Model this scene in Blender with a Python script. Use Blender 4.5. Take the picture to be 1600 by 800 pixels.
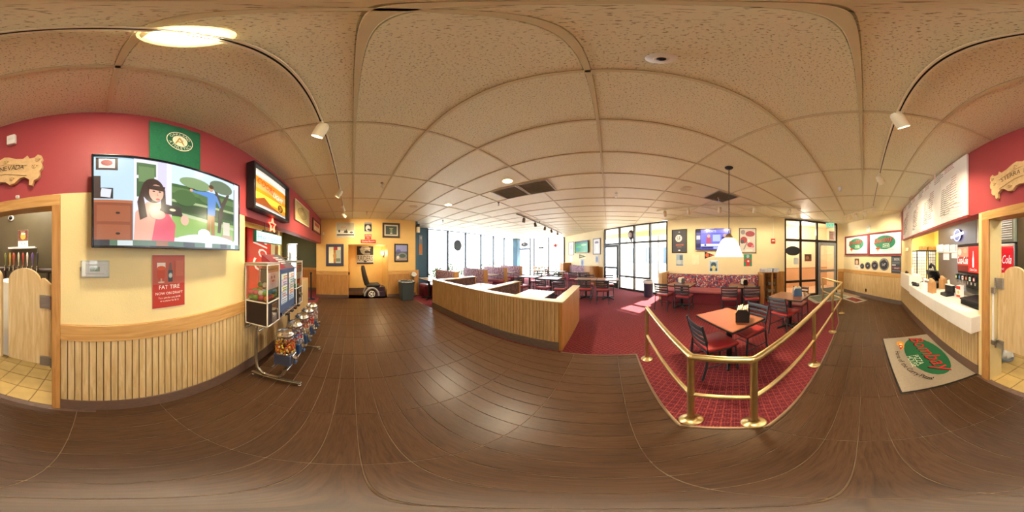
import bpy, bmesh, math, random
from math import sin, cos, tan, atan2, pi, radians, hypot, sqrt
from mathutils import Vector, Matrix

scene = bpy.context.scene
for _o in list(bpy.data.objects):
    bpy.data.objects.remove(_o)
COL = scene.collection
random.seed(7)

# ------------------------------------------------------------------ camera
# metres; x runs along the counter wall, y away from it into the dining room.
H = 1.545                      # eye height of the 360 degree camera
CEIL = 2.912                   # ceiling height
cam_d = bpy.data.cameras.new('camera')
cam_d.type = 'PANO'
if hasattr(cam_d, 'panorama_type'):
    cam_d.panorama_type = 'EQUIRECTANGULAR'
else:
    cam_d.cycles.panorama_type = 'EQUIRECTANGULAR'
cam_d.clip_start = 0.02
cam_d.clip_end = 200
cam = bpy.data.objects.new('camera', cam_d)
COL.objects.link(cam)
cam.location = (0, 0, H)
cam.rotation_euler = (pi/2, 0, radians(33.75))
scene.camera = cam

# ------------------------------------------------------------------ world, sun, exposure
world = bpy.data.worlds.new('world')
scene.world = world
world.use_nodes = True
_bg = world.node_tree.nodes['Background']
_bg.inputs[0].default_value = (0.82, 0.91, 1.0, 1)
_bg.inputs[1].default_value = 4.2

def light(name, kind, loc, energy, col=(1, .9, .66), size=.1, aim=None, spot=None, blend=.6, parent=None):
    d = bpy.data.lights.new(name, kind)
    d.energy = energy
    d.color = col
    if kind == 'SUN':
        d.angle = radians(1.0)
    elif kind == 'AREA':
        d.shape = 'DISK'; d.size = size
    else:
        d.shadow_soft_size = size
    if kind == 'SPOT':
        d.spot_size = radians(spot or 80); d.spot_blend = blend
    o = bpy.data.objects.new(name, d)
    COL.objects.link(o)
    o.location = loc
    if aim is not None:
        v = Vector(aim) - Vector(loc)
        o.rotation_euler = v.to_track_quat('-Z', 'Y').to_euler()
    if parent:
        o.parent = parent
    return o

light('sun_light', 'SUN', (3, 14, 12), 14.0, (1, .95, .86), aim=(3-.50*12, 14-.62*12, 0))

vs = scene.view_settings
vs.view_transform = 'Standard'
vs.look = 'None'
vs.gamma = 1.0
vs.use_curve_mapping = False
vs.exposure = 1.3
scene.cycles.use_denoising = True
scene.cycles.max_bounces = 10
scene.cycles.diffuse_bounces = 6
scene.cycles.glossy_bounces = 4
scene.cycles.transparent_max_bounces = 12
scene.cycles.sample_clamp_indirect = 6.0
scene.cycles.caustics_reflective = False
scene.cycles.caustics_refractive = False

# ------------------------------------------------------------------ measuring helpers
def ang(px, py):
    return radians((px-950)*.225), radians((400-py)*.225)

def flo(px, py, z=0.0):
    a, t = ang(px, py)
    r = (z-H)/tan(t)
    return Vector((r*sin(a), r*cos(a), z))

class Plane:
    """vertical wall plane through A and B; n points into the room"""
    def __init__(s, A, B):
        s.A = Vector((A[0], A[1])); s.B = Vector((B[0], B[1]))
        d = (s.B-s.A).normalized(); n = Vector((-d.y, d.x))
        if n.dot(-s.A) < 0: n = -n
        s.n = n; s.dist = n.dot(s.A)
        s.rot = atan2(n.x, -n.y)            # local -y looks along n
        s.right = Vector((cos(s.rot), sin(s.rot)))
    def at(s, px, py, off=0.0):
        a, t = ang(px, py)
        d = Vector((sin(a), cos(a)))
        r = (s.dist+off)/s.n.dot(d)
        return Vector((r*d.x, r*d.y, H+r*tan(t)))

YB = -1.13
WB = Plane((-6, YB), (5, YB))               # red and cream wall with the television
WL = Plane((-5.85, -1.3), (-5.85, 2.4))     # yellow wall with the alcove
WW = Plane((-7.15, 2.4), (-7.15, 11.2))     # street windows
WF = Plane((-7.15, 11.2), (-2.95, 11.2))    # far end windows
WD = Plane((-2.95, 11.15), (6.85, .95))     # long oblique wall
WP = Plane((4.87, -1.13), (6.85, .82))      # oblique wall with the two posters

# ------------------------------------------------------------------ colours and materials
def C(hexs, a=1.0):
    h = hexs.lstrip('#')
    v = [int(h[i:i+2], 16)/255 for i in (0, 2, 4)]
    return tuple((x/12.92 if x <= .04045 else ((x+.055)/1.055)**2.4) for x in v) + (a,)

MATS = {}
def _new(name):
    m = bpy.data.materials.new(name); m.use_nodes = True
    nt = m.node_tree
    return m, nt, nt.nodes['Principled BSDF']

def mat(name, col, rough=.5, metal=0.0, var=.08, scale=8.0, bump=0.0, bscale=60.0, coat=0.0, stretch=None, emit=0.0, spec=.5, detail=4.0):
    if name in MATS: return MATS[name]
    m, nt, b = _new(name)
    c = C(col) if isinstance(col, str) else col
    tc = nt.nodes.new('ShaderNodeTexCoord')
    mp = nt.nodes.new('ShaderNodeMapping')
    if stretch: mp.inputs['Scale'].default_value = stretch
    nt.links.new(tc.outputs['Object'], mp.inputs[0])
    if var > 0:
        n = nt.nodes.new('ShaderNodeTexNoise'); n.inputs['Scale'].default_value = scale; n.inputs['Detail'].default_value = detail
        nt.links.new(mp.outputs[0], n.inputs['Vector'])
        r = nt.nodes.new('ShaderNodeValToRGB')
        r.color_ramp.elements[0].position = .3; r.color_ramp.elements[1].position = .72
        r.color_ramp.elements[0].color = tuple(max(0, x*(1-var)) for x in c[:3])+(1,)
        r.color_ramp.elements[1].color = tuple(min(1, x*(1+var)) for x in c[:3])+(1,)
        nt.links.new(n.outputs['Fac'], r.inputs[0])
        nt.links.new(r.outputs[0], b.inputs['Base Color'])
        if emit: nt.links.new(r.outputs[0], b.inputs['Emission Color'])
    else:
        b.inputs['Base Color'].default_value = c
        if emit: b.inputs['Emission Color'].default_value = c
    b.inputs['Emission Strength'].default_value = emit
    b.inputs['Roughness'].default_value = rough
    b.inputs['Metallic'].default_value = metal
    b.inputs['Coat Weight'].default_value = coat
    b.inputs['Specular IOR Level'].default_value = spec
    if bump:
        n2 = nt.nodes.new('ShaderNodeTexNoise'); n2.inputs['Scale'].default_value = bscale; n2.inputs['Detail'].default_value = 3
        nt.links.new(mp.outputs[0], n2.inputs['Vector'])
        bp = nt.nodes.new('ShaderNodeBump'); bp.inputs['Strength'].default_value = bump; bp.inputs['Distance'].default_value = .01
        nt.links.new(n2.outputs['Fac'], bp.inputs['Height']); nt.links.new(bp.outputs[0], b.inputs['Normal'])
    MATS[name] = m
    return m

def wood(name, c1, c2, rough=.42, axis='z', scale=9.0, rnd=.12, spec=.5):
    """grained wood, grain along the given object axis, each piece a little different"""
    if name in MATS: return MATS[name]
    m, nt, b = _new(name)
    tc = nt.nodes.new('ShaderNodeTexCoord'); mp = nt.nodes.new('ShaderNodeMapping')
    s = [1.0, 1.0, 1.0]; s['xyz'.index(axis)] = .09
    mp.inputs['Scale'].default_value = s
    oi = nt.nodes.new('ShaderNodeObjectInfo')
    add = nt.nodes.new('ShaderNodeVectorMath'); add.operation = 'MULTIPLY_ADD'
    cmb = nt.nodes.new('ShaderNodeCombineXYZ')
    for i in range(3): nt.links.new(oi.outputs['Random'], cmb.inputs[i])
    nt.links.new(cmb.outputs[0], add.inputs[0]); add.inputs[1].default_value = (7, 13, 5)
    nt.links.new(tc.outputs['Object'], add.inputs[2])
    nt.links.new(add.outputs[0], mp.inputs[0])
    n = nt.nodes.new('ShaderNodeTexNoise'); n.inputs['Scale'].default_value = scale*3; n.inputs['Detail'].default_value = 6; n.inputs['Distortion'].default_value = 1.2
    nt.links.new(mp.outputs[0], n.inputs['Vector'])
    r = nt.nodes.new('ShaderNodeValToRGB')
    r.color_ramp.elements[0].position = .3; r.color_ramp.elements[1].position = .7
    r.color_ramp.elements[0].color = C(c1); r.color_ramp.elements[1].color = C(c2)
    nt.links.new(n.outputs['Fac'], r.inputs[0])
    hs = nt.nodes.new('ShaderNodeHueSaturation')
    mr = nt.nodes.new('ShaderNodeMapRange'); mr.inputs[3].default_value = 1-rnd; mr.inputs[4].default_value = 1+rnd
    nt.links.new(oi.outputs['Random'], mr.inputs[0]); nt.links.new(mr.outputs[0], hs.inputs['Value'])
    nt.links.new(r.outputs[0], hs.inputs['Color'])
    nt.links.new(hs.outputs[0], b.inputs['Base Color'])
    b.inputs['Roughness'].default_value = rough
    b.inputs['Specular IOR Level'].default_value = spec
    bp = nt.nodes.new('ShaderNodeBump'); bp.inputs['Strength'].default_value = .12; bp.inputs['Distance'].default_value = .004
    nt.links.new(n.outputs['Fac'], bp.inputs['Height']); nt.links.new(bp.outputs[0], b.inputs['Normal'])
    MATS[name] = m
    return m

def glass(name, tint=(1, 1, 1), refl=.08):
    if name in MATS: return MATS[name]
    m, nt, b = _new(name)
    nt.nodes.remove(b)
    t = nt.nodes.new('ShaderNodeBsdfTransparent'); t.inputs[0].default_value = tuple(tint)+(1,)
    g = nt.nodes.new('ShaderNodeBsdfGlossy'); g.inputs['Roughness'].default_value = .02
    fr = nt.nodes.new('ShaderNodeLayerWeight'); fr.inputs['Blend'].default_value = .12
    mul = nt.nodes.new('ShaderNodeMath'); mul.operation = 'MULTIPLY_ADD'; mul.inputs[1].default_value = .5; mul.inputs[2].default_value = refl*.4
    nt.links.new(fr.outputs['Fresnel'], mul.inputs[0])
    mx = nt.nodes.new('ShaderNodeMixShader')
    nt.links.new(mul.outputs[0], mx.inputs[0]); nt.links.new(t.outputs[0], mx.inputs[1]); nt.links.new(g.outputs[0], mx.inputs[2])
    nt.links.new(mx.outputs[0], nt.nodes['Material Output'].inputs[0])
    MATS[name] = m
    return m

def print_mat(name, rough=.55, emit=0.0, lit=False):
    """flat print: the colour of each printed shape sits on the mesh"""
    if name in MATS: return MATS[name]
    m, nt, b = _new(name)
    a = nt.nodes.new('ShaderNodeAttribute'); a.attribute_name = 'print_colour'
    if lit: b.inputs['Base Color'].default_value = (.01, .01, .012, 1)
    else: nt.links.new(a.outputs['Color'], b.inputs['Base Color'])
    b.inputs['Roughness'].default_value = rough
    if emit:
        nt.links.new(a.outputs['Color'], b.inputs['Emission Color'])
        b.inputs['Emission Strength'].default_value = emit
    MATS[name] = m
    return m

# ------------------------------------------------------------------ mesh building
def smooth_mesh(me, angle=40):
    for p in me.polygons: p.use_smooth = True
    try:
        me.set_sharp_from_angle(angle=radians(angle))
    except Exception:
        pass

class MB:
    def __init__(s):
        s.bm = bmesh.new()
    def box(s, c, d, bevel=0.0, seg=1, rz=0.0, rot=None):
        M = Matrix.Translation(c)
        if rot is not None: M = M @ rot
        elif rz: M = M @ Matrix.Rotation(rz, 4, 'Z')
        g = bmesh.ops.create_cube(s.bm, size=1.0, matrix=M @ Matrix.Diagonal((d[0], d[1], d[2], 1)))
        if bevel:
            es = list({e for v in g['verts'] for e in v.link_edges})
            bmesh.ops.bevel(s.bm, geom=es, offset=bevel, segments=seg, affect='EDGES', profile=.5)
        return s
    def b2(s, lo, hi, bevel=0.0, seg=1):
        return s.box([(a+b)/2 for a, b in zip(lo, hi)], [abs(b-a) for a, b in zip(lo, hi)], bevel, seg)
    def cyl(s, p, q, r, r2=None, n=16, cap=True):
        p = Vector(p); q = Vector(q); v = q-p
        M = Matrix.Translation((p+q)/2) @ v.to_track_quat('Z', 'Y').to_matrix().to_4x4()
        bmesh.ops.create_cone(s.bm, cap_ends=cap, segments=n, radius1=r, radius2=r if r2 is None else r2, depth=v.length, matrix=M)
        return s
    def sph(s, c, r, n=12, scale=(1, 1, 1), rot=None):
        M = Matrix.Translation(c)
        if rot is not None: M = M @ rot
        bmesh.ops.create_uvsphere(s.bm, u_segments=n, v_segments=max(4, n//2+1), radius=r, matrix=M @ Matrix.Diagonal((scale[0], scale[1], scale[2], 1)))
        return s
    def lathe(s, prof, c=(0, 0, 0), n=20, M=None):
        M = M or Matrix.Translation(c)
        rings = []
        for r, z in prof:
            if r < 1e-5:
                rings.append([s.bm.verts.new(M @ Vector((0, 0, z)))])
            else:
                rings.append([s.bm.verts.new(M @ Vector((r*cos(2*pi*i/n), r*sin(2*pi*i/n), z))) for i in range(n)])
        for a, b in zip(rings, rings[1:]):
            for i in range(n):
                j = (i+1) % n
                if len(a) == 1 and len(b) == 1: continue
                if len(a) == 1: f = (a[0], b[j], b[i])
                elif len(b) == 1: f = (a[i], a[j], b[0])
                else: f = (a[i], a[j], b[j], b[i])
                try: s.bm.faces.new(f)
                except ValueError: pass
        return s
    def tube(s, pts, r, n=8, closed=False, flat=None):
        """swept tube; flat=(rx, ry) gives an elliptic / flat bar section"""
        P = [Vector(p) for p in pts]; N = len(P); rings = []
        up = Vector((0, 0, 1))
        for i, p in enumerate(P):
            if closed: t = P[(i+1) % N]-P[i-1]
            else: t = P[min(i+1, N-1)]-P[max(i-1, 0)]
            t.normalize()
            a = t.cross(up)
            if a.length < 1e-3: a = t.cross(Vector((0, 1, 0)))
            a.normalize(); b = a.cross(t)
            rr = r[i] if isinstance(r, (list, tuple)) else r
            rx, ry = flat if flat else (rr, rr)
            rings.append([s.bm.verts.new(p+a*(rx*cos(2*pi*k/n+pi/n))+b*(ry*sin(2*pi*k/n+pi/n))) for k in range(n)])
        seg = list(zip(rings, rings[1:])) + ([(rings[-1], rings[0])] if closed else [])
        for a, b in seg:
            for k in range(n):
                s.bm.faces.new((a[k], a[(k+1) % n], b[(k+1) % n], b[k]))
        if not closed:
            s.bm.faces.new(rings[0][::-1]); s.bm.faces.new(rings[-1])
        return s
    def prism(s, poly, z0, z1, M=None):
        """extrude a 2-D outline (x, y) from z0 to z1; M maps to place"""
        M = M or Matrix.Identity(4)
        a = [s.bm.verts.new(M @ Vector((x, y, z0))) for x, y in poly]
        b = [s.bm.verts.new(M @ Vector((x, y, z1))) for x, y in poly]
        n = len(poly)
        s.bm.faces.new(a[::-1]); s.bm.faces.new(b)
        for i in range(n):
            s.bm.faces.new((a[i], a[(i+1) % n], b[(i+1) % n], b[i]))
        return s
    def face(s, pts):
        s.bm.faces.new([s.bm.verts.new(p) for p in pts])
        return s
    def mesh(s, name, m=None, smooth=True, angle=40):
        bmesh.ops.recalc_face_normals(s.bm, faces=s.bm.faces[:])
        me = bpy.data.meshes.new(name)
        s.bm.to_mesh(me); s.bm.free()
        if m is not None: me.materials.append(m)
        if smooth: smooth_mesh(me, angle)
        return me
    def build(s, name, m, parent=None, smooth=True, loc=None, rz=None, angle=40):
        return place(name, s.mesh(name, m, smooth, angle), parent, loc, rz)

XZ = Matrix(((1, 0, 0, 0), (0, 0, 1, 0), (0, 1, 0, 0), (0, 0, 0, 1)))   # outline (x, z) extruded along y

def place(name, me, parent=None, loc=None, rz=None):
    o = bpy.data.objects.new(name, me)
    COL.objects.link(o)
    if parent: o.parent = parent
    if loc is not None: o.location = loc
    if rz is not None: o.rotation_euler = (0, 0, rz)
    return o

def tag(o, label=None, cat=None, group=None, kind=None):
    if label: o['label'] = label
    if cat: o['category'] = cat
    if group: o['group'] = group
    if kind: o['kind'] = kind
    return o

def thing(name, label, cat, loc=(0, 0, 0), rz=0.0, group=None):
    o = bpy.data.objects.new(name, None)
    o.empty_display_size = .05
    COL.objects.link(o)
    o.location = loc; o.rotation_euler = (0, 0, rz)
    return tag(o, label, cat, group)

def struct(o):
    o['kind'] = 'structure'
    return o

def copy_tree(o, parent=None):
    c = o.copy(); COL.objects.link(c); c.parent = parent
    for ch in list(o.children):
        copy_tree(ch, c)
    return c

def box_obj(name, c, d, m, parent=None, bevel=.003, rz=None, seg=1):
    return MB().box((0, 0, 0), d, bevel, seg).build(name, m, parent, loc=c, rz=rz)

# ------------------------------------------------------------------ flat print
_TXT = {}
def text_geo(s, shear=0.0, raw=False):
    k = (s, shear, raw)
    if k not in _TXT:
        cu = bpy.data.curves.new('lettering', 'FONT')
        cu.body = s; cu.align_x = 'CENTER'; cu.align_y = 'BOTTOM_BASELINE' if raw else 'CENTER'; cu.resolution_u = 2; cu.shear = shear
        ob = bpy.data.objects.new('lettering', cu)
        COL.objects.link(ob)
        me = ob.to_mesh()
        vs_ = [(v.co.x, v.co.y) for v in me.vertices]
        fs_ = [tuple(p.vertices) for p in me.polygons]
        ob.to_mesh_clear()
        bpy.data.objects.remove(ob); bpy.data.curves.remove(cu)
        if vs_:
            xs = [v[0] for v in vs_]; ys = [v[1] for v in vs_]
            x0, x1, y0, y1 = min(xs), max(xs), min(ys), max(ys)
            cx, cy, hh = (x0+x1)/2, (y0+y1)/2, max(1e-6, y1-y0)
            if raw: cy, hh = .36, .72
            vs_ = [((x-cx)/hh, (y-cy)/hh) for x, y in vs_]
            asp = (x1-x0)/hh
        else:
            asp = 1.0
        _TXT[k] = (vs_, fs_, asp)
    return _TXT[k]

def make_print(name, w, h, shapes, parent, m=None, y0=-.002, step=.0004, bg=None):
    """shapes use u, v in 0..1 over a w x h panel in the local x-z plane, seen from -y"""
    V, Fc, Cc = [], [], []
    lay = [0]
    def add(vs_, fs_, col):
        o = len(V); y = y0-lay[0]*step
        V.extend((x, y, z) for x, z in vs_)
        for f in fs_:
            Fc.append([i+o for i in f]); Cc.append(col)
        lay[0] += 1
    def uv(u, v): return ((u-.5)*w, (v-.5)*h)
    def inside(pts):
        for ax, sg, lim in ((0, 1, -w/2), (0, -1, -w/2), (1, 1, -h/2), (1, -1, -h/2)):
            out = []
            for k in range(len(pts)):
                a, b = pts[k-1], pts[k]
                da, db = a[ax]*sg-lim, b[ax]*sg-lim
                if (da >= 0) != (db >= 0):
                    t = da/(da-db); out.append((a[0]+(b[0]-a[0])*t, a[1]+(b[1]-a[1])*t))
                if db >= 0: out.append(b)
            pts = out
            if len(pts) < 3: return []
        return pts
    def quad(x0, z0, x1, z1): return [uv(x0, z0), uv(x1, z0), uv(x1, z1), uv(x0, z1)], [(0, 1, 2, 3)]
    if bg is not None:
        a, b = quad(0, 0, 1, 1); add(a, b, C(bg))
    for sh in shapes:
        k = sh[0]
        if k == 'r':
            a, b = quad(*sh[1:5]); add(a, b, C(sh[5]))
        elif k == 'p':
            q = inside([uv(*p) for p in sh[1]])
            if q: add(q, [tuple(range(len(q)))], C(sh[2]))
        elif k == 'e':
            cx, cy, rx, ry = sh[1:5]; rot = sh[6] if len(sh) > 6 else 0
            n = 28; pts = []
            for i in range(n):
                ex, ey = rx*w*cos(2*pi*i/n), ry*h*sin(2*pi*i/n)
                ex, ey = ex*cos(rot)-ey*sin(rot), ex*sin(rot)+ey*cos(rot)
                pts.append(((cx-.5)*w+ex, (cy-.5)*h+ey))
            pts = inside(pts)
            if pts: add(pts, [tuple(range(len(pts)))], C(sh[5]))
        elif k == 't':      # text, centre u, v, height (of h), max width (of w), colour, rotation, shear
            s, cx, cy, hh, mw, col = sh[1:7]
            rot = sh[7] if len(sh) > 7 else 0; she = sh[8] if len(sh) > 8 else 0
            vs_, fs_, asp = text_geo(s, she)
            sy = hh*h; sx = min(sy, mw*w/asp) if mw > 0 else -mw*w/asp
            add([((cx-.5)*w+x*sx*cos(rot)-y*sy*sin(rot), (cy-.5)*h+x*sx*sin(rot)+y*sy*cos(rot)) for x, y in vs_], fs_, C(col))
        elif k == 'a':      # text on an ellipse arc: text, cx, cy, rx, ry (of h), mid angle, span, letter height (of h), colour, inward
            s, cx, cy, rx, ry, mid, span, hh, col, inw = sh[1:11]
            vv, ff = [], []
            adv = [.45 if ch == ' ' else text_geo(ch, 0, True)[2]+.22 for ch in s]
            tot = sum(adv); run = 0
            for ch, ad in zip(s, adv):
                f = (run+ad/2)/tot-.5; run += ad
                if ch == ' ': continue
                t = mid+(f*span if inw else -f*span)
                px_, pz_ = rx*h*cos(t), ry*h*sin(t)
                dx, dz = -rx*sin(t), ry*cos(t)
                r_ = atan2(dz, dx)+(0 if inw else pi)
                gv, gf, _ = text_geo(ch, 0, True)
                o = len(vv)
                sc = hh*h
                vv += [((cx-.5)*w+px_+(x*cos(r_)-y*sin(r_))*sc, (cy-.5)*h+pz_+(x*sin(r_)+y*cos(r_))*sc) for x, y in gv]
                ff += [tuple(j+o for j in fc) for fc in gf]
            add(vv, ff, C(col))
    me = bpy.data.meshes.new(name)
    me.from_pydata(V, [], Fc)
    at = me.attributes.new('print_colour', 'FLOAT_COLOR', 'FACE')
    for i, c in enumerate(Cc): at.data[i].color = c
    me.materials.append(m or print_mat('printed_paper'))
    me.update()
    o = place(name, me, parent)
    return o

def lines(u0, u1, v0, v1, n, col, seed=0, th=.35, words=True):
    """rows of tiny unreadable type"""
    rnd = random.Random(seed); out = []
    for i in range(n):
        v = v1-(v1-v0)*(i+.5)/n; t = (v1-v0)/n*th
        u = u0
        end = u0+(u1-u0)*rnd.uniform(.6, 1)
        while u < end:
            l = (u1-u0)*rnd.uniform(.05, .16) if words else (end-u)
            out.append(('r', u, v-t/2, min(u+l, end), v+t/2, col))
            u += l+(u1-u0)*.022
    return out

def wall_frame(pl, x0, x1, yt, yb, off=0.0, xc=None):
    """centre, width and height of a thing seen on a wall plane between picture columns x0, x1"""
    xc = xc if xc is not None else (x0+x1)/2
    a = pl.at(x0, 400, off); b = pl.at(x1, 400, off)
    w = (Vector((b.x-a.x, b.y-a.y))).length
    zt = pl.at(xc, yt, off).z; zb = pl.at(xc, yb, off).z
    return Vector(((a.x+b.x)/2, (a.y+b.y)/2, (zt+zb)/2)), w, zt-zb

def wall_thing(name, label, cat, pl, x0, x1, yt, yb, off=.004, xc=None, group=None):
    c, w, h = wall_frame(pl, x0, x1, yt, yb, off, xc)
    return thing(name, label, cat, c, pl.rot, group), w, h

def frame_mb(w, h, t, d, bevel=.003):
    """picture frame ring of bar width t and depth d lying against y = 0, front at y = -d"""
    m = MB()
    for sx in (-1, 1): m.b2((sx*w/2, -d, -h/2), (sx*(w/2-t), 0, h/2), bevel)
    for sz in (-1, 1): m.b2((-w/2+t*.9, -d*.98, sz*h/2), (w/2-t*.9, 0, sz*(h/2-t)), bevel)
    return m

def picture(name, label, cat, pl, x0, x1, yt, yb, bar, fm, shapes, bg='#ffffff', matw=0.0, matc='#dddddd', depth=.025, xc=None, pm=None, group=None):
    r, w, h = wall_thing(name, label, cat, pl, x0, x1, yt, yb, .006, xc, group)
    frame_mb(w, h, bar, depth).build('frame', fm, r)
    iw, ih = w-2*bar, h-2*bar
    box_obj('backing', (0, -.006, 0), (iw+.004, .008, ih+.004), mat('card', '#cfc6b4', .8), r, 0)
    if matw:
        make_print('mat_board', iw, ih, [], r, y0=-.011, bg=matc)
        iw -= 2*matw; ih -= 2*matw
    make_print('print', iw, ih, shapes, r, pm, y0=-.0125, bg=bg)
    return r

def poster(name, label, cat, pl, x0, x1, yt, yb, shapes, bg='#ffffff', xc=None, group=None, th=.003, edge='#e8e4da', pm=None):
    r, w, h = wall_thing(name, label, cat, pl, x0, x1, yt, yb, .004, xc, group)
    box_obj('sheet', (0, -th/2, 0), (w, th, h), mat('paper_'+edge.strip('#'), edge, .7, var=.02), r, 0)
    make_print('print', w*.985, h*.985, shapes, r, pm, y0=-th-.0006, bg=bg)
    return r

# ================================================================== MATERIALS USED BY MANY
M_red = mat('red_wall_paint', '#a23f45', .55, var=.03, scale=3, bump=.05, bscale=120)
M_cream = mat('cream_wall_paint', '#ecd69c', .6, var=.03, scale=4, bump=.12, bscale=90)
M_gold = mat('golden_wall_paint', '#e4bd74', .6, var=.03, scale=4, bump=.08, bscale=90)
M_pale = mat('pale_cream_paint', '#e6d6ac', .6, var=.02, scale=4, bump=.05, bscale=90)
M_teal = mat('teal_paint', '#3d6377', .55, var=.03)
M_oak = wood('oak_board', '#bf9f6c', '#dac092', .45, 'z', 9, .05)
M_oakx = wood('oak_rail', '#b58448', '#d2a669', .4, 'x', 9, .05)
M_oakw = wood('warm_oak', '#ab763c', '#c9965a', .4, 'z', 9, .05)
M_brownbase = mat('brown_base_tile', '#6a5349', .4, var=.2, scale=20, stretch=(1, 1, 4))
M_greybase = mat('grey_base_tile', '#6e635e', .4, var=.2, scale=20, stretch=(1, 1, 4))
M_black = mat('black_metal', '#1c1d21', .45, .1, var=.1)
M_frame = mat('dark_bronze_frame', '#2b2522', .4, .3, var=.1)
M_alu = mat('aluminium_frame', '#9fa6ae', .35, .6, var=.05)
M_white = mat('white_plastic', '#e9e7e2', .4, var=.02)
M_cream_pl = mat('ivory_enamel', '#e9dfc0', .4, var=.03)
M_steel = mat('brushed_steel', '#b8b6b0', .3, .9, var=.1, stretch=(1, 1, 12))
M_chrome = mat('chrome', '#d8d6d0', .15, 1.0, var=.03)
M_glass = glass('window_glass', (1, 1, 1), .05)
M_brass = mat('polished_brass', '#dac892', .3, 1.0, var=.06, scale=20)

# ceiling tile: warm mineral fibre with fissures
def ceiling_material():
    m, nt, b = _new('mineral_ceiling_tile')
    tc = nt.nodes.new('ShaderNodeTexCoord')
    v = nt.nodes.new('ShaderNodeTexNoise'); v.inputs['Scale'].default_value = 95; v.inputs['Detail'].default_value = 2; v.inputs['Roughness'].default_value = .6
    nt.links.new(tc.outputs['Object'], v.inputs['Vector'])
    r = nt.nodes.new('ShaderNodeValToRGB')
    e = r.color_ramp.elements
    e[0].position = .35; e[0].color = C('#a3987a'); e[1].position = .42; e[1].color = C('#ebe6c8')
    nt.links.new(v.outputs['Fac'], r.inputs[0])
    nt.links.new(r.outputs[0], b.inputs['Base Color'])
    b.inputs['Roughness'].default_value = .5
    n = nt.nodes.new('ShaderNodeTexNoise'); n.inputs['Scale'].default_value = 130; n.inputs['Detail'].default_value = 3
    nt.links.new(tc.outputs['Object'], n.inputs['Vector'])
    b1 = nt.nodes.new('ShaderNodeBump'); b1.inputs['Strength'].default_value = .35; b1.inputs['Distance'].default_value = .004
    nt.links.new(r.outputs[0], b1.inputs['Height'])
    b2 = nt.nodes.new('ShaderNodeBump'); b2.inputs['Strength'].default_value = .25; b2.inputs['Distance'].default_value = .003
    nt.links.new(n.outputs['Fac'], b2.inputs['Height']); nt.links.new(b1.outputs[0], b2.inputs['Normal'])
    nt.links.new(b2.outputs[0], b.inputs['Normal'])
    MATS['ceil'] = m
    return m
M_tile = ceiling_material()
M_grid = mat('ceiling_grid', '#d6caa4', .5, var=.03)

def carpet_material():
    m, nt, b = _new('red_woven_carpet')
    tc = nt.nodes.new('ShaderNodeTexCoord')
    mp = nt.nodes.new('ShaderNodeMapping'); mp.inputs['Rotation'].default_value = (0, 0, radians(45))
    nt.links.new(tc.outputs['Object'], mp.inputs[0])
    def wave(direction, sc):
        w = nt.nodes.new('ShaderNodeTexWave'); w.bands_direction = direction
        w.inputs['Scale'].default_value = sc; w.inputs['Distortion'].default_value = .6; w.inputs['Detail'].default_value = 2; w.inputs['Detail Scale'].default_value = 6
        nt.links.new(mp.outputs[0], w.inputs['Vector']); return w
    w1, w2 = wave('X', 5.5), wave('Y', 5.5)
    w3, w4 = wave('X', 16.5), wave('Y', 16.5)
    def op(o, a_, b_):
        k = nt.nodes.new('ShaderNodeMath'); k.operation = o
        nt.links.new(a_, k.inputs[0])
        if isinstance(b_, float): k.inputs[1].default_value = b_
        else: nt.links.new(b_, k.inputs[1])
        return k.outputs[0]
    big = op('MAXIMUM', op('POWER', w1.outputs['Fac'], 6.0), op('POWER', w2.outputs['Fac'], 6.0))
    fine = op('MAXIMUM', op('POWER', w3.outputs['Fac'], 3.0), op('POWER', w4.outputs['Fac'], 3.0))
    mixv = op('ADD', op('MULTIPLY', big, .4), op('MULTIPLY', fine, .5))
    r = nt.nodes.new('ShaderNodeValToRGB'); e = r.color_ramp.elements
    e[0].position = .05; e[0].color = C('#652833'); e[1].position = .95; e[1].color = C('#b0584e')
    x = r.color_ramp.elements.new(.5); x.color = C('#8c3843')
    nt.links.new(mixv, r.inputs[0])
    n = nt.nodes.new('ShaderNodeTexNoise'); n.inputs['Scale'].default_value = 90; n.inputs['Detail'].default_value = 2
    nt.links.new(tc.outputs['Object'], n.inputs['Vector'])
    r2 = nt.nodes.new('ShaderNodeValToRGB'); r2.color_ramp.elements[0].position = .38; r2.color_ramp.elements[0].color = (.35, .3, .4, 1); r2.color_ramp.elements[1].position = .6
    nt.links.new(n.outputs['Fac'], r2.inputs[0])
    mx = nt.nodes.new('ShaderNodeMix'); mx.data_type = 'RGBA'; mx.blend_type = 'MULTIPLY'; mx.inputs[0].default_value = .65
    nt.links.new(r.outputs[0], mx.inputs[6]); nt.links.new(r2.outputs[0], mx.inputs[7])
    nt.links.new(mx.outputs[2], b.inputs['Base Color'])
    b.inputs['Roughness'].default_value = .9; b.inputs['Specular IOR Level'].default_value = .2
    bp = nt.nodes.new('ShaderNodeBump'); bp.inputs['Strength'].default_value = .5; bp.inputs['Distance'].default_value = .004
    nt.links.new(n.outputs['Fac'], bp.inputs['Height']); nt.links.new(bp.outputs[0], b.inputs['Normal'])
    MATS['carpet'] = m
    return m
M_carpet = carpet_material()

def plank_material():
    m = wood('brown_plank_tile', '#452f1f', '#5c4230', .35, 'x', 22, .07, .38)
    return m
M_plank = plank_material()
M_grout = mat('pale_grout', '#a08a70', .7, var=.1)

# ================================================================== FLOOR
# slab under everything: grout colour shows in the joints
flr = struct(MB().b2((-7.3, -3.6, -.12), (7.6, 11.4, -.006)).build('floor', M_grout, smooth=False))

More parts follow.
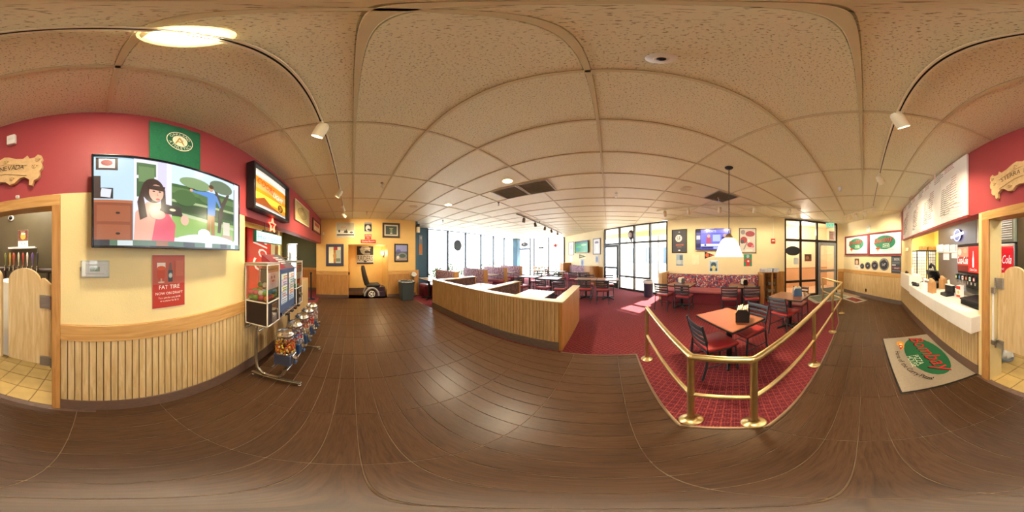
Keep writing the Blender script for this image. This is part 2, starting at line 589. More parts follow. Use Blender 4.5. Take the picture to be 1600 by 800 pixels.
PX, PY = .592, .1495            # plank tile pitch
OX, OY = .128, .027
def in_tile(x, y):
    if x < -5.9 or x > 5.6 or y < -1.16: return False
    if x < .386:
        if y < .80: return True
        if x > -5.9 and y < (2.28 if x > -4.2 else 2.1): return x < .386
        return False
    if y < .50: return True
    if x > 3.5 and y < .55+.3*(x-3.5)/2: return True
    return x+y < 1.24
plank_me = MB().b2((-PX/2+.0022, -PY/2+.0022, -.010), (PX/2-.0022, PY/2-.0022, 0), .0012).mesh('plank', M_plank, False)
cells = []
for i in range(-12, 11):
    for j in range(-9, 16):
        x, y = OX+(i+.5)*PX, OY+(j+.5)*PY
        if any(in_tile(x+a*PX*.5, y+b*PY*.5) for a in (-1, 0, 1) for b in (-1, 1)) and y > -1.2 and x < WP.A.x+y+1.4:
            cells.append((hypot(x, y), x, y))
# alcove floor
for i in range(-12, -9):
    for j in range(-1, 9):
        x, y = OX+(i+.5)*PX, OY+(j+.5)*PY
        if -6.98 < x < -5.6 and -.2 < y < 1.35 and not in_tile(x, y): cells.append((hypot(x, y), x, y))
cells.sort()
for d, x, y in cells[:300]:
    place('plank', plank_me, flr, (x, y, 0))
if len(cells) > 300:
    mb = MB()
    for d, x, y in cells[300:]:
        mb.b2((x-PX/2+.0022, y-PY/2+.0022, -.010), (x+PX/2-.0022, y+PY/2-.0022, 0))
    tag(mb.build('plank_field', M_plank, flr, False), kind='stuff')

# carpet of the dining room (lies a touch above the planks, bound by a metal strip)
car_edge = [(-.66, 2.205), (.386, 2.205), (.386, .825), (.745, .50), (3.5, .545), (5.35, .93)]
cmb = MB()
for poly in ([(-7.1, 2.205), (.386, 2.205), (.386, 7.62), (-2.95, 11.1), (-7.1, 11.1)],
             [(.386, .825), (.745, .50), (3.5, .545), (5.35, .93), (6.2, 1.5), (.386, 7.62)],
             [(-7.1, 2.06), (-5.95, 2.06), (-4.2, 2.205), (-7.1, 2.205)]):
    cmb.prism(poly, -.004, .006)
carpet = struct(cmb.build('floor_carpet', M_carpet, smooth=False))
strip = MB()
edge = car_edge
for a, b in zip(edge, edge[1:]):
    strip.tube([(a[0], a[1], .005), (b[0], b[1], .005)], .01, 6, flat=(.013, .005))
strip.build('edge_strip', mat('edge_strip_metal', '#8a7460', .4, .5), carpet)
# hall carpet beyond the passage, under the same red weave
struct(MB().b2((-7.1, -3.2, -.004), (-4.06, -1.14, .006)).build('floor_hall', M_carpet, smooth=False))
# kitchen floor: square quarry tiles
kfl = struct(MB().b2((.0, -3.5, -.006), (7.4, -1.12, -.002)).build('floor_kitchen', mat('dark_grout', '#75623f', .8)))
ktm = MB().b2((-.098, -.098, -.006), (.098, .098, .004), .003).mesh('quarry_tile', mat('quarry_tile_glaze', '#bfa163', .45, var=.12, scale=5), False)
for i in range(9):
    for j in range(6):
        place('quarry_tile', ktm, kfl, (.20+i*.203, -1.245-j*.203, 0))
mb = MB()
for i in range(9, 34):
    for j in range(10):
        x, y = .20+i*.203, -1.245-j*.203
        mb.b2((x-.098, y-.098, -.006), (x+.098, y+.098, .004))
tag(mb.build('quarry_tile_field', mat('quarry_tile_glaze', '#bfa163'), kfl, False), kind='stuff')
struct(MB().b2((.0, -1.14, -.004), (1.31, -1.085, .004), .002).build('trim_1', M_brownbase))

# ================================================================== CEILING
HP = [((0, 1), YB), ((1, 0), -7.15), ((0, -1), -11.2), (tuple(WD.n), WD.dist), (tuple(WP.n), WP.dist)]
def clip(poly):
    for (nx, ny), d in HP:
        out = []
        for k in range(len(poly)):
            a, b = poly[k-1], poly[k]
            da, db = a[0]*nx+a[1]*ny-d, b[0]*nx+b[1]*ny-d
            if (da >= 0) != (db >= 0):
                t = da/(da-db); out.append((a[0]+(b[0]-a[0])*t, a[1]+(b[1]-a[1])*t))
            if db >= 0: out.append(b)
        poly = out
        if len(poly) < 3: return []
    return poly
whole = clip([(-9, -3), (9, -3), (9, 14), (-9, 14)])
ceil = struct(MB().prism(whole, CEIL+.03, CEIL+.10).build('ceiling', mat('ceiling_void', '#8d7c5e', .8), smooth=False))
GX, GY, TX, TY = 1.2, .6096, -.079, .022
gap = .0120
full = MB().b2((-GX/2+gap, -GY/2+gap, 0), (GX/2-gap, GY/2-gap, .02), .004).mesh('ceiling_tile', M_tile, False)
VENTS = [(-3, 7), (-2, 7)]
for i in range(-7, 7):
    for j in range(-3, 19):
        cx, cy = TX+(i+.5)*GX, TY+(j+.5)*GY
        rect = [(cx-GX/2+gap, cy-GY/2+gap), (cx+GX/2-gap, cy-GY/2+gap), (cx+GX/2-gap, cy+GY/2-gap), (cx-GX/2+gap, cy+GY/2-gap)]
        pc = clip(rect)
        if not pc: continue
        ar = abs(sum(a[0]*b[1]-b[0]*a[1] for a, b in zip(pc, pc[1:]+pc[:1])))/2
        if ar < .01: continue
        if len(pc) == 4 and ar > .98*(GX-2*gap)*(GY-2*gap):
            place('ceiling_tile', full, ceil, (cx, cy, CEIL+.004))
        else:
            o = MB().prism([(x-cx, y-cy) for x, y in pc], 0, .02).build('ceiling_tile', M_tile, ceil, False, loc=(cx, cy, CEIL+.004))
def grid_bar(a, b):
    a, b = Vector(a), Vector(b)
    d = (b-a); L = d.length
    MB().b2((-L/2, -.0125, -.004), (L/2, .0125, .004), .0012).build('grid_bar', M_grid, ceil, False, loc=((a.x+b.x)/2, (a.y+b.y)/2, CEIL), rz=atan2(d.y, d.x))
for i in range(-6, 7):
    x = TX+i*GX; pc = clip([(x-.001, -3), (x+.001, -3), (x+.001, 14), (x-.001, 14)])
    if pc: ys = [p[1] for p in pc]; grid_bar((x, min(ys)), (x, max(ys)))
for j in range(-1, 19):
    y = TY+j*GY; pc = clip([(-9, y-.001), (9, y-.001), (9, y+.001), (-9, y+.001)])
    if pc: xs = [p[0] for p in pc]; grid_bar((min(xs), y), (max(xs), y))

# ================================================================== WALLS
def wseg(name, A, B, n, z0, z1, m, t=.14, parent=None, bevel=0.0):
    """wall slab whose room face lies on A-B; n points into the room"""
    A, B, n = Vector(A[:2]), Vector(B[:2]), Vector(n)
    c = (A+B)/2-n*t/2; d = B-A
    o = MB().box((0, 0, 0), (d.length, t, z1-z0), bevel).build(name, m, parent, False, loc=(c.x, c.y, (z0+z1)/2), rz=atan2(d.y, d.x))
    return struct(o) if parent is None else o

def beadboard(parent, A, B, n, z0, z1, m, pitch=.05, single=True, depth=.010):
    A, B, n = Vector(A[:2]), Vector(B[:2]), Vector(n)
    d = B-A; L = d.length; k = max(1, round(L/pitch)); p = L/k; u = d/L
    inv = parent.matrix_basis.inverted()
    strip_on('groove_shade_backing', parent, A, B, n, z0, z1, .002, mat('groove_shade', '#6b4c2a', .6), 0)  # darker brown behind the boards paints the shade of the grooves
    if single:
        me = MB().b2((-p/2+.0034, -depth/2, -(z1-z0)/2), (p/2-.0034, depth/2, (z1-z0)/2), .002).mesh('board', m, False)
        for i in range(k):
            c = A+u*(p*(i+.5))+n*(depth/2)
            o = place('board', me, parent)
            o.matrix_parent_inverse = inv
            o.location = (c.x, c.y, (z0+z1)/2); o.rotation_euler = (0, 0, atan2(u.y, u.x))
    else:
        mb = MB()
        for i in range(k):
            mb.b2((p*i+.0034, -depth/2, 0), (p*(i+1)-.0034, depth/2, z1-z0))
        o = mb.build('beadboard', m, parent, False)
        o.matrix_parent_inverse = inv
        c = A+n*(depth/2)
        o.location = (c.x, c.y, z0); o.rotation_euler = (0, 0, atan2(u.y, u.x))
        o['kind'] = 'stuff'

def strip_on(name, parent, A, B, n, z0, z1, depth, m, bevel=.003):
    A, B, n = Vector(A[:2]), Vector(B[:2]), Vector(n)
    d = B-A; c = (A+B)/2+n*(depth/2)
    o = MB().box((0, 0, 0), (d.length, depth, z1-z0), bevel).build(name, m, parent, False)
    if parent: o.matrix_parent_inverse = parent.matrix_basis.inverted()
    o.location = (c.x, c.y, (z0+z1)/2); o.rotation_euler = (0, 0, atan2(d.y, d.x))
    return o if parent else struct(o)

ZR = 2.01                                   # lower edge of the red band
nb = (0, 1)
# --- the wall with the television
DX0, DX1 = .309, 1.158                      # doorway
wall_back = wseg('wall_back', (-1.457, YB), (DX0, YB), nb, 0, ZR, M_cream, .17)
wall_up = wseg('wall_upper', (-5.99, YB), (4.86, YB), nb, ZR, CEIL+.02, M_red, .17)
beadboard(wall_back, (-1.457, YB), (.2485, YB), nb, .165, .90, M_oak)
strip_on('chair_rail', wall_back, (-1.457, YB), (.2485, YB), nb, .90, 1.035, .022, M_oakx)
strip_on('corner_bead', wall_back, (-1.459, YB), (-1.447, YB), nb, 1.035, ZR, .004, M_cream)
strip_on('baseboard_back', None, (-1.457, YB), (.2485, YB), nb, 0.0, .165, .016, M_brownbase)
# door surround
strip_on('trim_2', None, (.2485, YB), (DX0, YB), nb, 0, ZR-.02, .022, M_oakw)
strip_on('trim_3', None, (DX1, YB), (1.262, YB), nb, 0, ZR-.02, .022, M_oakw)
strip_on('trim_4', None, (.2485, YB), (1.262, YB), nb, ZR-.10, ZR-.012, .024, M_oakx)
wseg('wall_door_post', (DX1, YB), (1.33, YB), nb, 0, ZR, M_cream, .17)
wseg('wall_door_head', (DX0, YB), (DX1, YB), nb, ZR-.085, ZR, M_oakx, .17)
wseg('wall_door_jamb', (DX0, YB-.168), (DX0, YB), (1, 0), 0, ZR, M_oakw, .012)
# --- counter front and the pier beside the posters
wall_counter = wseg('wall_counter', (1.33, YB), (4.86, YB), nb, 0, .72, M_oakw, .12)
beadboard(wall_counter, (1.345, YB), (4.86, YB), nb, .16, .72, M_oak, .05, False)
strip_on('baseboard_counter', None, (1.33, YB), (4.85, YB), nb, 0, .16, .018, M_brownbase)
wseg('wall_pier', (3.80, YB), (4.86, YB), nb, .72, ZR, M_cream, .03)
# --- pony wall behind the vending rack
pony = wseg('wall_pony', (-4.05, YB), (-1.457, YB), nb, 0, .985, M_oakw, .14)
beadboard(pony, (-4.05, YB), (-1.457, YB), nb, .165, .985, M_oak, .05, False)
MB().b2((-4.07, YB-.16, .985), (-1.457, YB+.03, 1.01), .004).build('cap', M_oakx, pony, False)
strip_on('baseboard_pony', None, (-4.05, YB), (-1.457, YB), nb, 0, .165, .016, M_brownbase)
# --- golden wall with the alcove
XL = -5.85; nl = (1, 0)
AY0, AY1, AZ = -.138, 1.308, 1.96
wl1 = wseg('wall_left', (XL, -1.30), (XL, AY0), nl, 0, CEIL+.02, M_gold, .16)
wl2 = wseg('wall_left_alcove', (XL, AY1), (XL, 2.40), nl, 0, CEIL+.02, M_gold, .16)
wseg('wall_left_head', (XL, AY0), (XL, AY1), nl, AZ, CEIL+.02, M_gold, .16)
for w_, a, b in ((wl1, -1.30, AY0), (wl2, AY1, 2.40)):
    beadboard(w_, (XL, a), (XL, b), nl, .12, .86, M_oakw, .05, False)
    strip_on('chair_rail', w_, (XL, a), (XL, b), nl, .86, 1.0, .022, M_oakx)
strip_on('baseboard_left', None, (XL, -1.30), (XL, AY0), nl, 0, .12, .014, M_brownbase)
strip_on('baseboard_alcove', None, (XL, AY1), (XL, 2.40), nl, 0, .12, .014, M_brownbase)
M_goldd = mat('golden_wall_paint', '#e4bd74')
wseg('wall_alcove_back', (-7.0, AY0-.1), (-7.0, AY1+.1), nl, 0, AZ+.1, M_goldd, .1)
wseg('wall_alcove_near', (-7.0, AY0), (XL-.16, AY0), (0, 1), 0, AZ+.1, M_goldd, .1)
wseg('wall_alcove_far', (-7.0, AY1), (XL-.16, AY1), (0, -1), 0, AZ+.1, M_goldd, .1)
struct(MB().b2((-7.0, AY0, AZ), (XL-.16, AY1, AZ+.08)).build('ceiling_alcove', M_goldd, smooth=False))
strip_on('baseboard_recess', None, (-7.0, AY0), (-7.0, AY1), nl, 0, .16, .014, M_brownbase)
# end of that wall: teal return with an oak wainscot below
wt = wseg('wall_teal_return', (-6.0, 2.40), (-5.85, 2.40), (0, 1), 0, CEIL+.02, M_teal, .004)
wte = wseg('wall_teal_edge', (-5.87, 2.402), (-5.87, 2.50), nl, 1.0, CEIL+.02, M_teal, .13)
wseg('wall_oak_edge', (-5.85, 2.402), (-5.85, 2.54), nl, 0, 1.0, M_oakw, .15)
# teal wall before the street windows
wseg('wall_teal', (-7.15, 2.3), (-7.15, 3.60), nl, 0, CEIL+.02, M_teal, .14)
wseg('wall_teal_side', (-7.15, 2.40), (-6.0, 2.40), (0, 1), 0, CEIL+.02, M_teal, .1)

# --- oblique long wall: cream pieces between the glazing
def at2(pl, x): p = pl.at(x, 400); return (p.x, p.y)
nd = tuple(WD.n)
wd1 = wseg('wall_far', at2(WD, 882), at2(WD, 942), nd, 0, CEIL+.02, M_pale, .16)
wd2 = wseg('wall_oblique', at2(WD, 1043), at2(WD, 1226), nd, 0, CEIL+.02, M_pale, .16)
wd3 = wseg('wall_corner', at2(WD, 1308.5), at2(WD, 1323), nd, 0, CEIL+.02, M_pale, .16)
strip_on('chair_rail', wd1, at2(WD, 927), at2(WD, 942), nd, .0, .98, .02, M_oakw)
beadboard(wd2, at2(WD, 1196), at2(WD, 1226), nd, .10, .97, M_oakw, .05, False)
strip_on('chair_rail', wd2, at2(WD, 1196), at2(WD, 1226), nd, .97, 1.0, .02, M_oakx)
beadboard(wd3, at2(WD, 1309), at2(WD, 1320), nd, .12, .86, M_oakw, .05, False)
strip_on('chair_rail', wd3, at2(WD, 1309), at2(WD, 1320), nd, .86, 1.0, .02, M_oakx)
# --- wall with the two posters
npn = tuple(WP.n)
wpA, wpB = (4.86, -1.13), (6.90, .86)
wp = wseg('wall_right', wpA, wpB, npn, 0, CEIL+.02, M_pale, .16)
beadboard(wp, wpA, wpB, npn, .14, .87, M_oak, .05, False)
strip_on('chair_rail', wp, wpA, wpB, npn, .87, 1.0, .022, M_oakx)
strip_on('baseboard_right', None, wpA, wpB, npn, 0, .14, .016, M_greybase)

# ================================================================== GLAZING
wn = [0]
def bar(parent, a, b, w, d, rz, m):
    a, b = Vector(a), Vector(b)
    c = (a+b)/2
    L = (b-a).length
    vertical = abs(b.z-a.z) > .5*L
    dim = (w, d, L) if vertical else (L, d, w)
    return MB().box((0, 0, 0), dim, .004).build('rail' if not vertical else 'mullion', m, parent, False, loc=c, rz=rz)

def glazing(pl, xs, rails, m, z0=0.0, z1=CEIL, w=.05, d=.09, kind='window'):
    """a run of panes on wall plane pl: mullions at picture columns xs; rails = list of (x0, x1, z)"""
    wn[0] += 1
    root = bpy.data.objects.new('%s_%d' % (kind, wn[0]), None); COL.objects.link(root); struct(root)
    pts = [pl.at(x, 400) for x in xs]
    n = Vector((pl.n.x, pl.n.y, 0))
    for p in pts:
        q = p-n*(d/2)
        bar(root, (q.x, q.y, z0), (q.x, q.y, z1), w, d, pl.rot, m)
    for x0, x1, z, hh in rails:
        a, b = pl.at(x0, 400)-n*(d/2), pl.at(x1, 400)-n*(d/2)
        bar(root, (a.x, a.y, z), (b.x, b.y, z), hh, d*.9, pl.rot, m)
    for p, q in zip(pts, pts[1:]):
        c = (p+q)/2-n*(d/2)
        MB().box((0, 0, 0), ((q-p).length-w*.6, .008, z1-z0-.06)).build('pane', M_glass, root, False, loc=(c.x, c.y, (z0+z1)/2), rz=pl.rot)
    return root

M_lframe = mat('grey_window_frame', '#4e555c', .4, .4, var=.05)
glazing(WW, [668.5, 700, 728, 752, 771.5, 788.5, 803], [(668.5, 803, CEIL-.03, .05), (668.5, 803, CEIL-.12, .03), (668.5, 803, .05, .10)], M_lframe, w=.10)
glazing(WF, [811.5, 828, 834, 857, 881], [(811.5, 881, CEIL-.03, .05), (811.5, 881, .05, .10), (811.5, 828, 2.10, .12)], M_lframe, w=.10)
# teal column in that corner
MB().b2((-7.12, 10.75, 0), (-6.72, 11.18, CEIL), .01).build('wall_corner_column', M_teal)
struct(bpy.data.objects['wall_corner_column'])
zt = 2.13
g1 = glazing(WD, [944, 967, 990, 1015, 1042], [(944, 1042, CEIL-.03, .06), (944, 1042, zt, .075), (967, 1015, .62, .07), (967, 1042, .04, .08)], M_frame, w=.065, d=.11)
g2 = glazing(WD, [1227, 1251.5, 1277, 1307], [(1227, 1307, CEIL-.03, .07), (1227, 1307, zt, .085), (1227, 1277, .60, .08), (1227, 1277, .04, .08)], M_frame, w=.07, d=.11)

def glass_door(n, pl, x0, x1, m, midz=.98):
    a, b = pl.at(x0, 400), pl.at(x1, 400)
    nn = Vector((pl.n.x, pl.n.y, 0))
    c = (a+b)/2+nn*.012
    w = (b-a).length-.075
    r = bpy.data.objects.new('door_%d' % n, None); COL.objects.link(r); struct(r)
    r.location = (c.x, c.y, 0.01); r.rotation_euler = (0, 0, pl.rot)
    h = zt-.06
    f = MB()
    f.b2((-w/2, -.02, 0), (-w/2+.10, .02, h), .003).b2((w/2-.10, -.02, 0), (w/2, .02, h), .003)
    f.b2((-w/2+.1, -.02, h-.12), (w/2-.1, .02, h), .003).b2((-w/2+.1, -.02, 0), (w/2-.1, .02, .26), .003)
    f.build('door_frame', m, r, False)
    MB().b2((-w/2+.1, -.018, midz-.05), (w/2-.1, .018, midz+.05), .003).build('mid_rail', m, r, False)
    MB().b2((-w/2+.1, -.004, .26), (w/2-.1, .004, h-.12)).build('pane', M_glass, r, False)
    MB().tube([(-w/2+.05, -.03, midz+.04), (-w/2+.05, -.065, midz+.04), (w/2-.05, -.065, midz+.04), (w/2-.05, -.03, midz+.04)], .013, 8).build('push_bar', M_alu, r)
    MB().b2((-w/2+.08, -.055, h+.0), (-w/2+.36, -.02, h+.06), .006).build('door_closer', M_frame, r, False)
    return r
glass_door(1, WD, 944, 967, M_frame)
glass_door(2, WD, 1277, 1307, M_alu, .95)

# ================================================================== ROOMS BEHIND THE OPENINGS
M_olive = mat('olive_wall_paint', '#5a5038', .5, var=.05)
M_choc = mat('dark_brown_wall', '#4a3c36', .4, var=.06)
M_yellow = mat('kitchen_yellow_paint', '#e2d27a', .6, var=.03)
struct(MB().b2((-7.15, -3.35, -.05), (7.6, -3.2, 2.75)).build('wall_service', M_yellow, smooth=False))
struct(MB().b2((-7.15, -3.3, 2.66), (7.6, YB-.17, 2.74)).build('ceiling_service', mat('service_ceiling', '#e6dcc0', .7), smooth=False))
struct(MB().b2((7.0, -3.3, 0), (7.15, -1.2, 2.7)).build('wall_kitchen_end', M_yellow, smooth=False))
struct(MB().b2((-1.35, -3.25, 0), (-1.2, YB-.17, 2.7)).build('wall_divider', M_cream, smooth=False))
struct(MB().b2((.0, -3.2, 0), (.12, YB-.17, 2.7)).build('wall_bar_side', M_olive, smooth=False))
struct(MB().b2((.1, -2.56, 0), (1.76, -2.42, 2.7)).build('wall_bar', M_olive, smooth=False))
struct(MB().b2((3.55, -3.05, 0), (5.95, -2.92, 2.7)).build('wall_kitchen', M_choc, smooth=False))
struct(MB().b2((2.7, -3.04, 1.52), (3.55, -2.93, 2.7)).build('wall_kitchen_steel', mat('brown_steel', '#7c6c5c', .35, .6), smooth=False))
# hall to the left: olive-green wall over a wainscot, a bright glazed door
M_hgreen = mat('hall_green_paint', '#5c6a5a', .6, var=.04)
wh = struct(MB().b2((-7.3, -3.3, 0), (-7.05, -2.98, 2.7)).build('wall_hall_end', M_hgreen, smooth=False))
wh2 = wseg('wall_hall', (-7.05, -2.46), (-7.05, -1.30), (1, 0), 0, 2.7, M_hgreen, .14)
wseg('wall_hall_head', (-7.05, -2.98), (-7.05, -2.46), (1, 0), 2.12, 2.7, M_hgreen, .14)
beadboard(wh2, (-7.05, -2.46), (-7.05, -1.30), (1, 0), .12, .93, M_oakw, .05, False)
strip_on('chair_rail', wh2, (-7.05, -2.46), (-7.05, -1.30), (1, 0), .93, 1.03, .02, M_oakx)
strip_on('baseboard_hall', None, (-7.05, -2.46), (-7.05, -1.30), (1, 0), 0, .12, .014, M_brownbase)
wseg('wall_hall_return', (-7.05, -1.30), (-6.01, -1.30), (0, -1), 0, 2.7, M_gold, .1)
hd = bpy.data.objects.new('door_3', None); COL.objects.link(hd); struct(hd)
hd.location = (-7.10, -2.72, 0); hd.rotation_euler = (0, 0, pi/2)
frame_mb(.50, 2.1, .05, .04).build('door_frame', M_white, hd, loc=(0, 0, 1.05))
MB().b2((-.2, -.01, .06), (.2, 0, 2.04)).build('pane', M_glass, hd, False)

# ================================================================== OUTSIDE
M_conc = mat('pale_concrete', '#c6c4bd', .8, var=.08, scale=1)
struct(MB().b2((-45, -30, -.3), (40, 50, -.14)).build('ground', M_conc, smooth=False))
def bush(loc, r, h, label, seed, col='#33501f'):
    rnd = random.Random(seed)
    t = thing('hedge_shrub', label, 'shrub', (loc[0], loc[1], -.14), 0, 'shrubs outside the street windows')
    mb = MB()
    for k in range(5): mb.tube([(0, 0, 0), (rnd.uniform(-.2, .2)*r, rnd.uniform(-.2, .2)*r, h*.4), (rnd.uniform(-.5, .5)*r, rnd.uniform(-.5, .5)*r, h*.75)], [.02, .015, .008], 5)
    mb.build('stem', mat('bark', '#5a4a38', .9), t)
    V, F = [], []
    for k in range(260):
        a = rnd.uniform(0, 2*pi); rr = r*sqrt(rnd.random()); z = h*(.15+.85*rnd.random()*sqrt(max(0, 1-(rr/r)**2*.6)))
        p = Vector((rr*cos(a), rr*sin(a), z)); s = .05+.05*rnd.random()
        d = Vector((rnd.uniform(-1, 1), rnd.uniform(-1, 1), rnd.uniform(-.3, 1))).normalized(); e = d.orthogonal().normalized()*s*.5
        o = len(V); V += [p-d*s, p+e, p+d*s, p-e]; F.append((o, o+1, o+2, o+3))
    me = bpy.data.meshes.new('foliage'); me.from_pydata(V, [], F); me.materials.append(mat('leaf_'+col.strip('#'), col, .6, var=.25, scale=3))
    place('foliage', me, t)
_w = ['by the teal wall', 'beside it to the right', 'third from the teal wall', 'in the middle of the street windows', 'right of the middle', 'next to the last street pane', 'near the corner column']
for k in range(7):
    bush((-8.6-.2*(k % 2), 3.5+k*1.35, 0), .60, 1.0+.12*(k % 3), 'low green shrub outside the street windows, '+_w[k], 30+k)
for k, lab in enumerate(['low green shrub outside the far end door', 'low green shrub outside the far end windows beside the cream wall']):
    bush((-5.6+k*1.9, 12.5, 0), .6, .95, lab, 50+k)
# covered walk beyond the entrance glazing: soffit, posts, a pale building opposite
M_soffit = mat('soffit_paint', '#ddd2ae', .7, var=.04)
def lp(s, out, z):   # s along the oblique wall (0 at its far end), out = metres outside it
    d = (WD.B-WD.A).normalized(); p = WD.A+d*s-WD.n*out
    return Vector((p.x, p.y, z))
Ld = (WD.B-WD.A).length
can = thing('entrance_canopy', 'pale soffit roof over the walk outside the entrance glazing', 'canopy', lp(4.4, 1.3, 2.98), WD.rot)
MB().b2((-4.4, -1.15, 0), (2.3, 1.15, .18), .01).build('roof_slab', M_soffit, can, False)
MB().b2((-4.4, .98, -.28), (2.3, 1.15, 0), .01).build('fascia_beam', M_soffit, can, False)
for x in (-3.2, -.9, 1.4): MB().b2((x-.06, 1.0, -3.12), (x+.06, 1.12, -.28), .005).build('post', M_alu, can, False)
# enclosed lobby behind the second glazing
M_lobby = mat('lobby_wall_paint', '#e2cfae', .65, var=.02)
M_lobby2 = mat('lobby_dado', '#d0a37e', .65, var=.02)
s0 = ((Vector(at2(WD, 1222))-WD.A).length)
a, b = lp(s0, 1.9, 0), lp(Ld+.4, 1.9, 0)
lw = wseg('wall_lobby', a, b, nd, 0, 3.0, M_lobby, .1)
strip_on('dado', lw, a, b, nd, 0, .92, .012, M_lobby2)
strip_on('chair_rail', lw, a, b, nd, .92, .97, .02, mat('lobby_rail', '#b98a66', .5))
wseg('wall_lobby_near', lp(s0, .16, 0), lp(s0, 1.9, 0), tuple((WD.B-WD.A).normalized()), 0, 3.0, M_lobby, .1)
wseg('wall_lobby_end', lp(Ld+.4, 1.9, 0), lp(Ld+.4, .16, 0), tuple(-(WD.B-WD.A).normalized()), 0, 3.0, M_lobby, .1)
lc = lp((s0+Ld+.4)/2, 1.03, 3.0)
struct(MB().box((0, 0, .05), (Ld+.5-s0, 2.0, .1)).build('ceiling_lobby', M_lobby, smooth=False, loc=lc, rz=WD.rot))
lf = lp((s0+Ld+.4)/2, 1.03, -.05)
struct(MB().box((0, 0, 0), (Ld+.5-s0, 2.1, .1)).build('floor_lobby', mat('lobby_floor', '#c9a98a', .5), smooth=False, loc=lf, rz=WD.rot))
ll = thing('lobby_lamp', 'square ceiling lamp in the lobby seen through the dark-framed glass', 'lamp', lp(s0+1.0, .95, 3.0), WD.rot)
MB().b2((-.12, -.12, -.02), (.12, .12, 0), .003).build('lamp_frame', M_black, ll, False)
MB().b2((-.09, -.09, -.14), (.09, .09, -.02), .01).build('diffuser', mat('lit_diffuser', '#fff2d8', .4, emit=6.0, var=0), ll, False)
light('lobby_light', 'POINT', lp(s0+1.2, .9, 2.6), 45, (1, .88, .72), .15)
# pale building across the walk
bd = thing('pale_building', 'pale building with dark windows across the walk outside the entrance', 'building', lp(3.6, 9.0, -.14), WD.rot)
MB().b2((-7, 0, 0), (7, 3, 4.2), .02).build('wall', mat('pale_facade', '#d9cfb4', .7), bd, False)
MB().b2((-7.2, -.5, 4.2), (7.2, 3.1, 4.5), .02).build('roof', mat('roof_edge', '#9b8f7a', .7), bd, False)
for k in range(5):
    f = MB().b2((-5.9+k*2.5, -.03, .9), (-4.5+k*2.5, .05, 2.6), .01).build('window', mat('facade_frame', '#6d7378', .5), bd, False)
    MB().b2((-5.82+k*2.5, -.04, .98), (-4.58+k*2.5, -.03, 2.52)).build('pane', mat('dark_pane', '#4b5a66', .1), f, False)

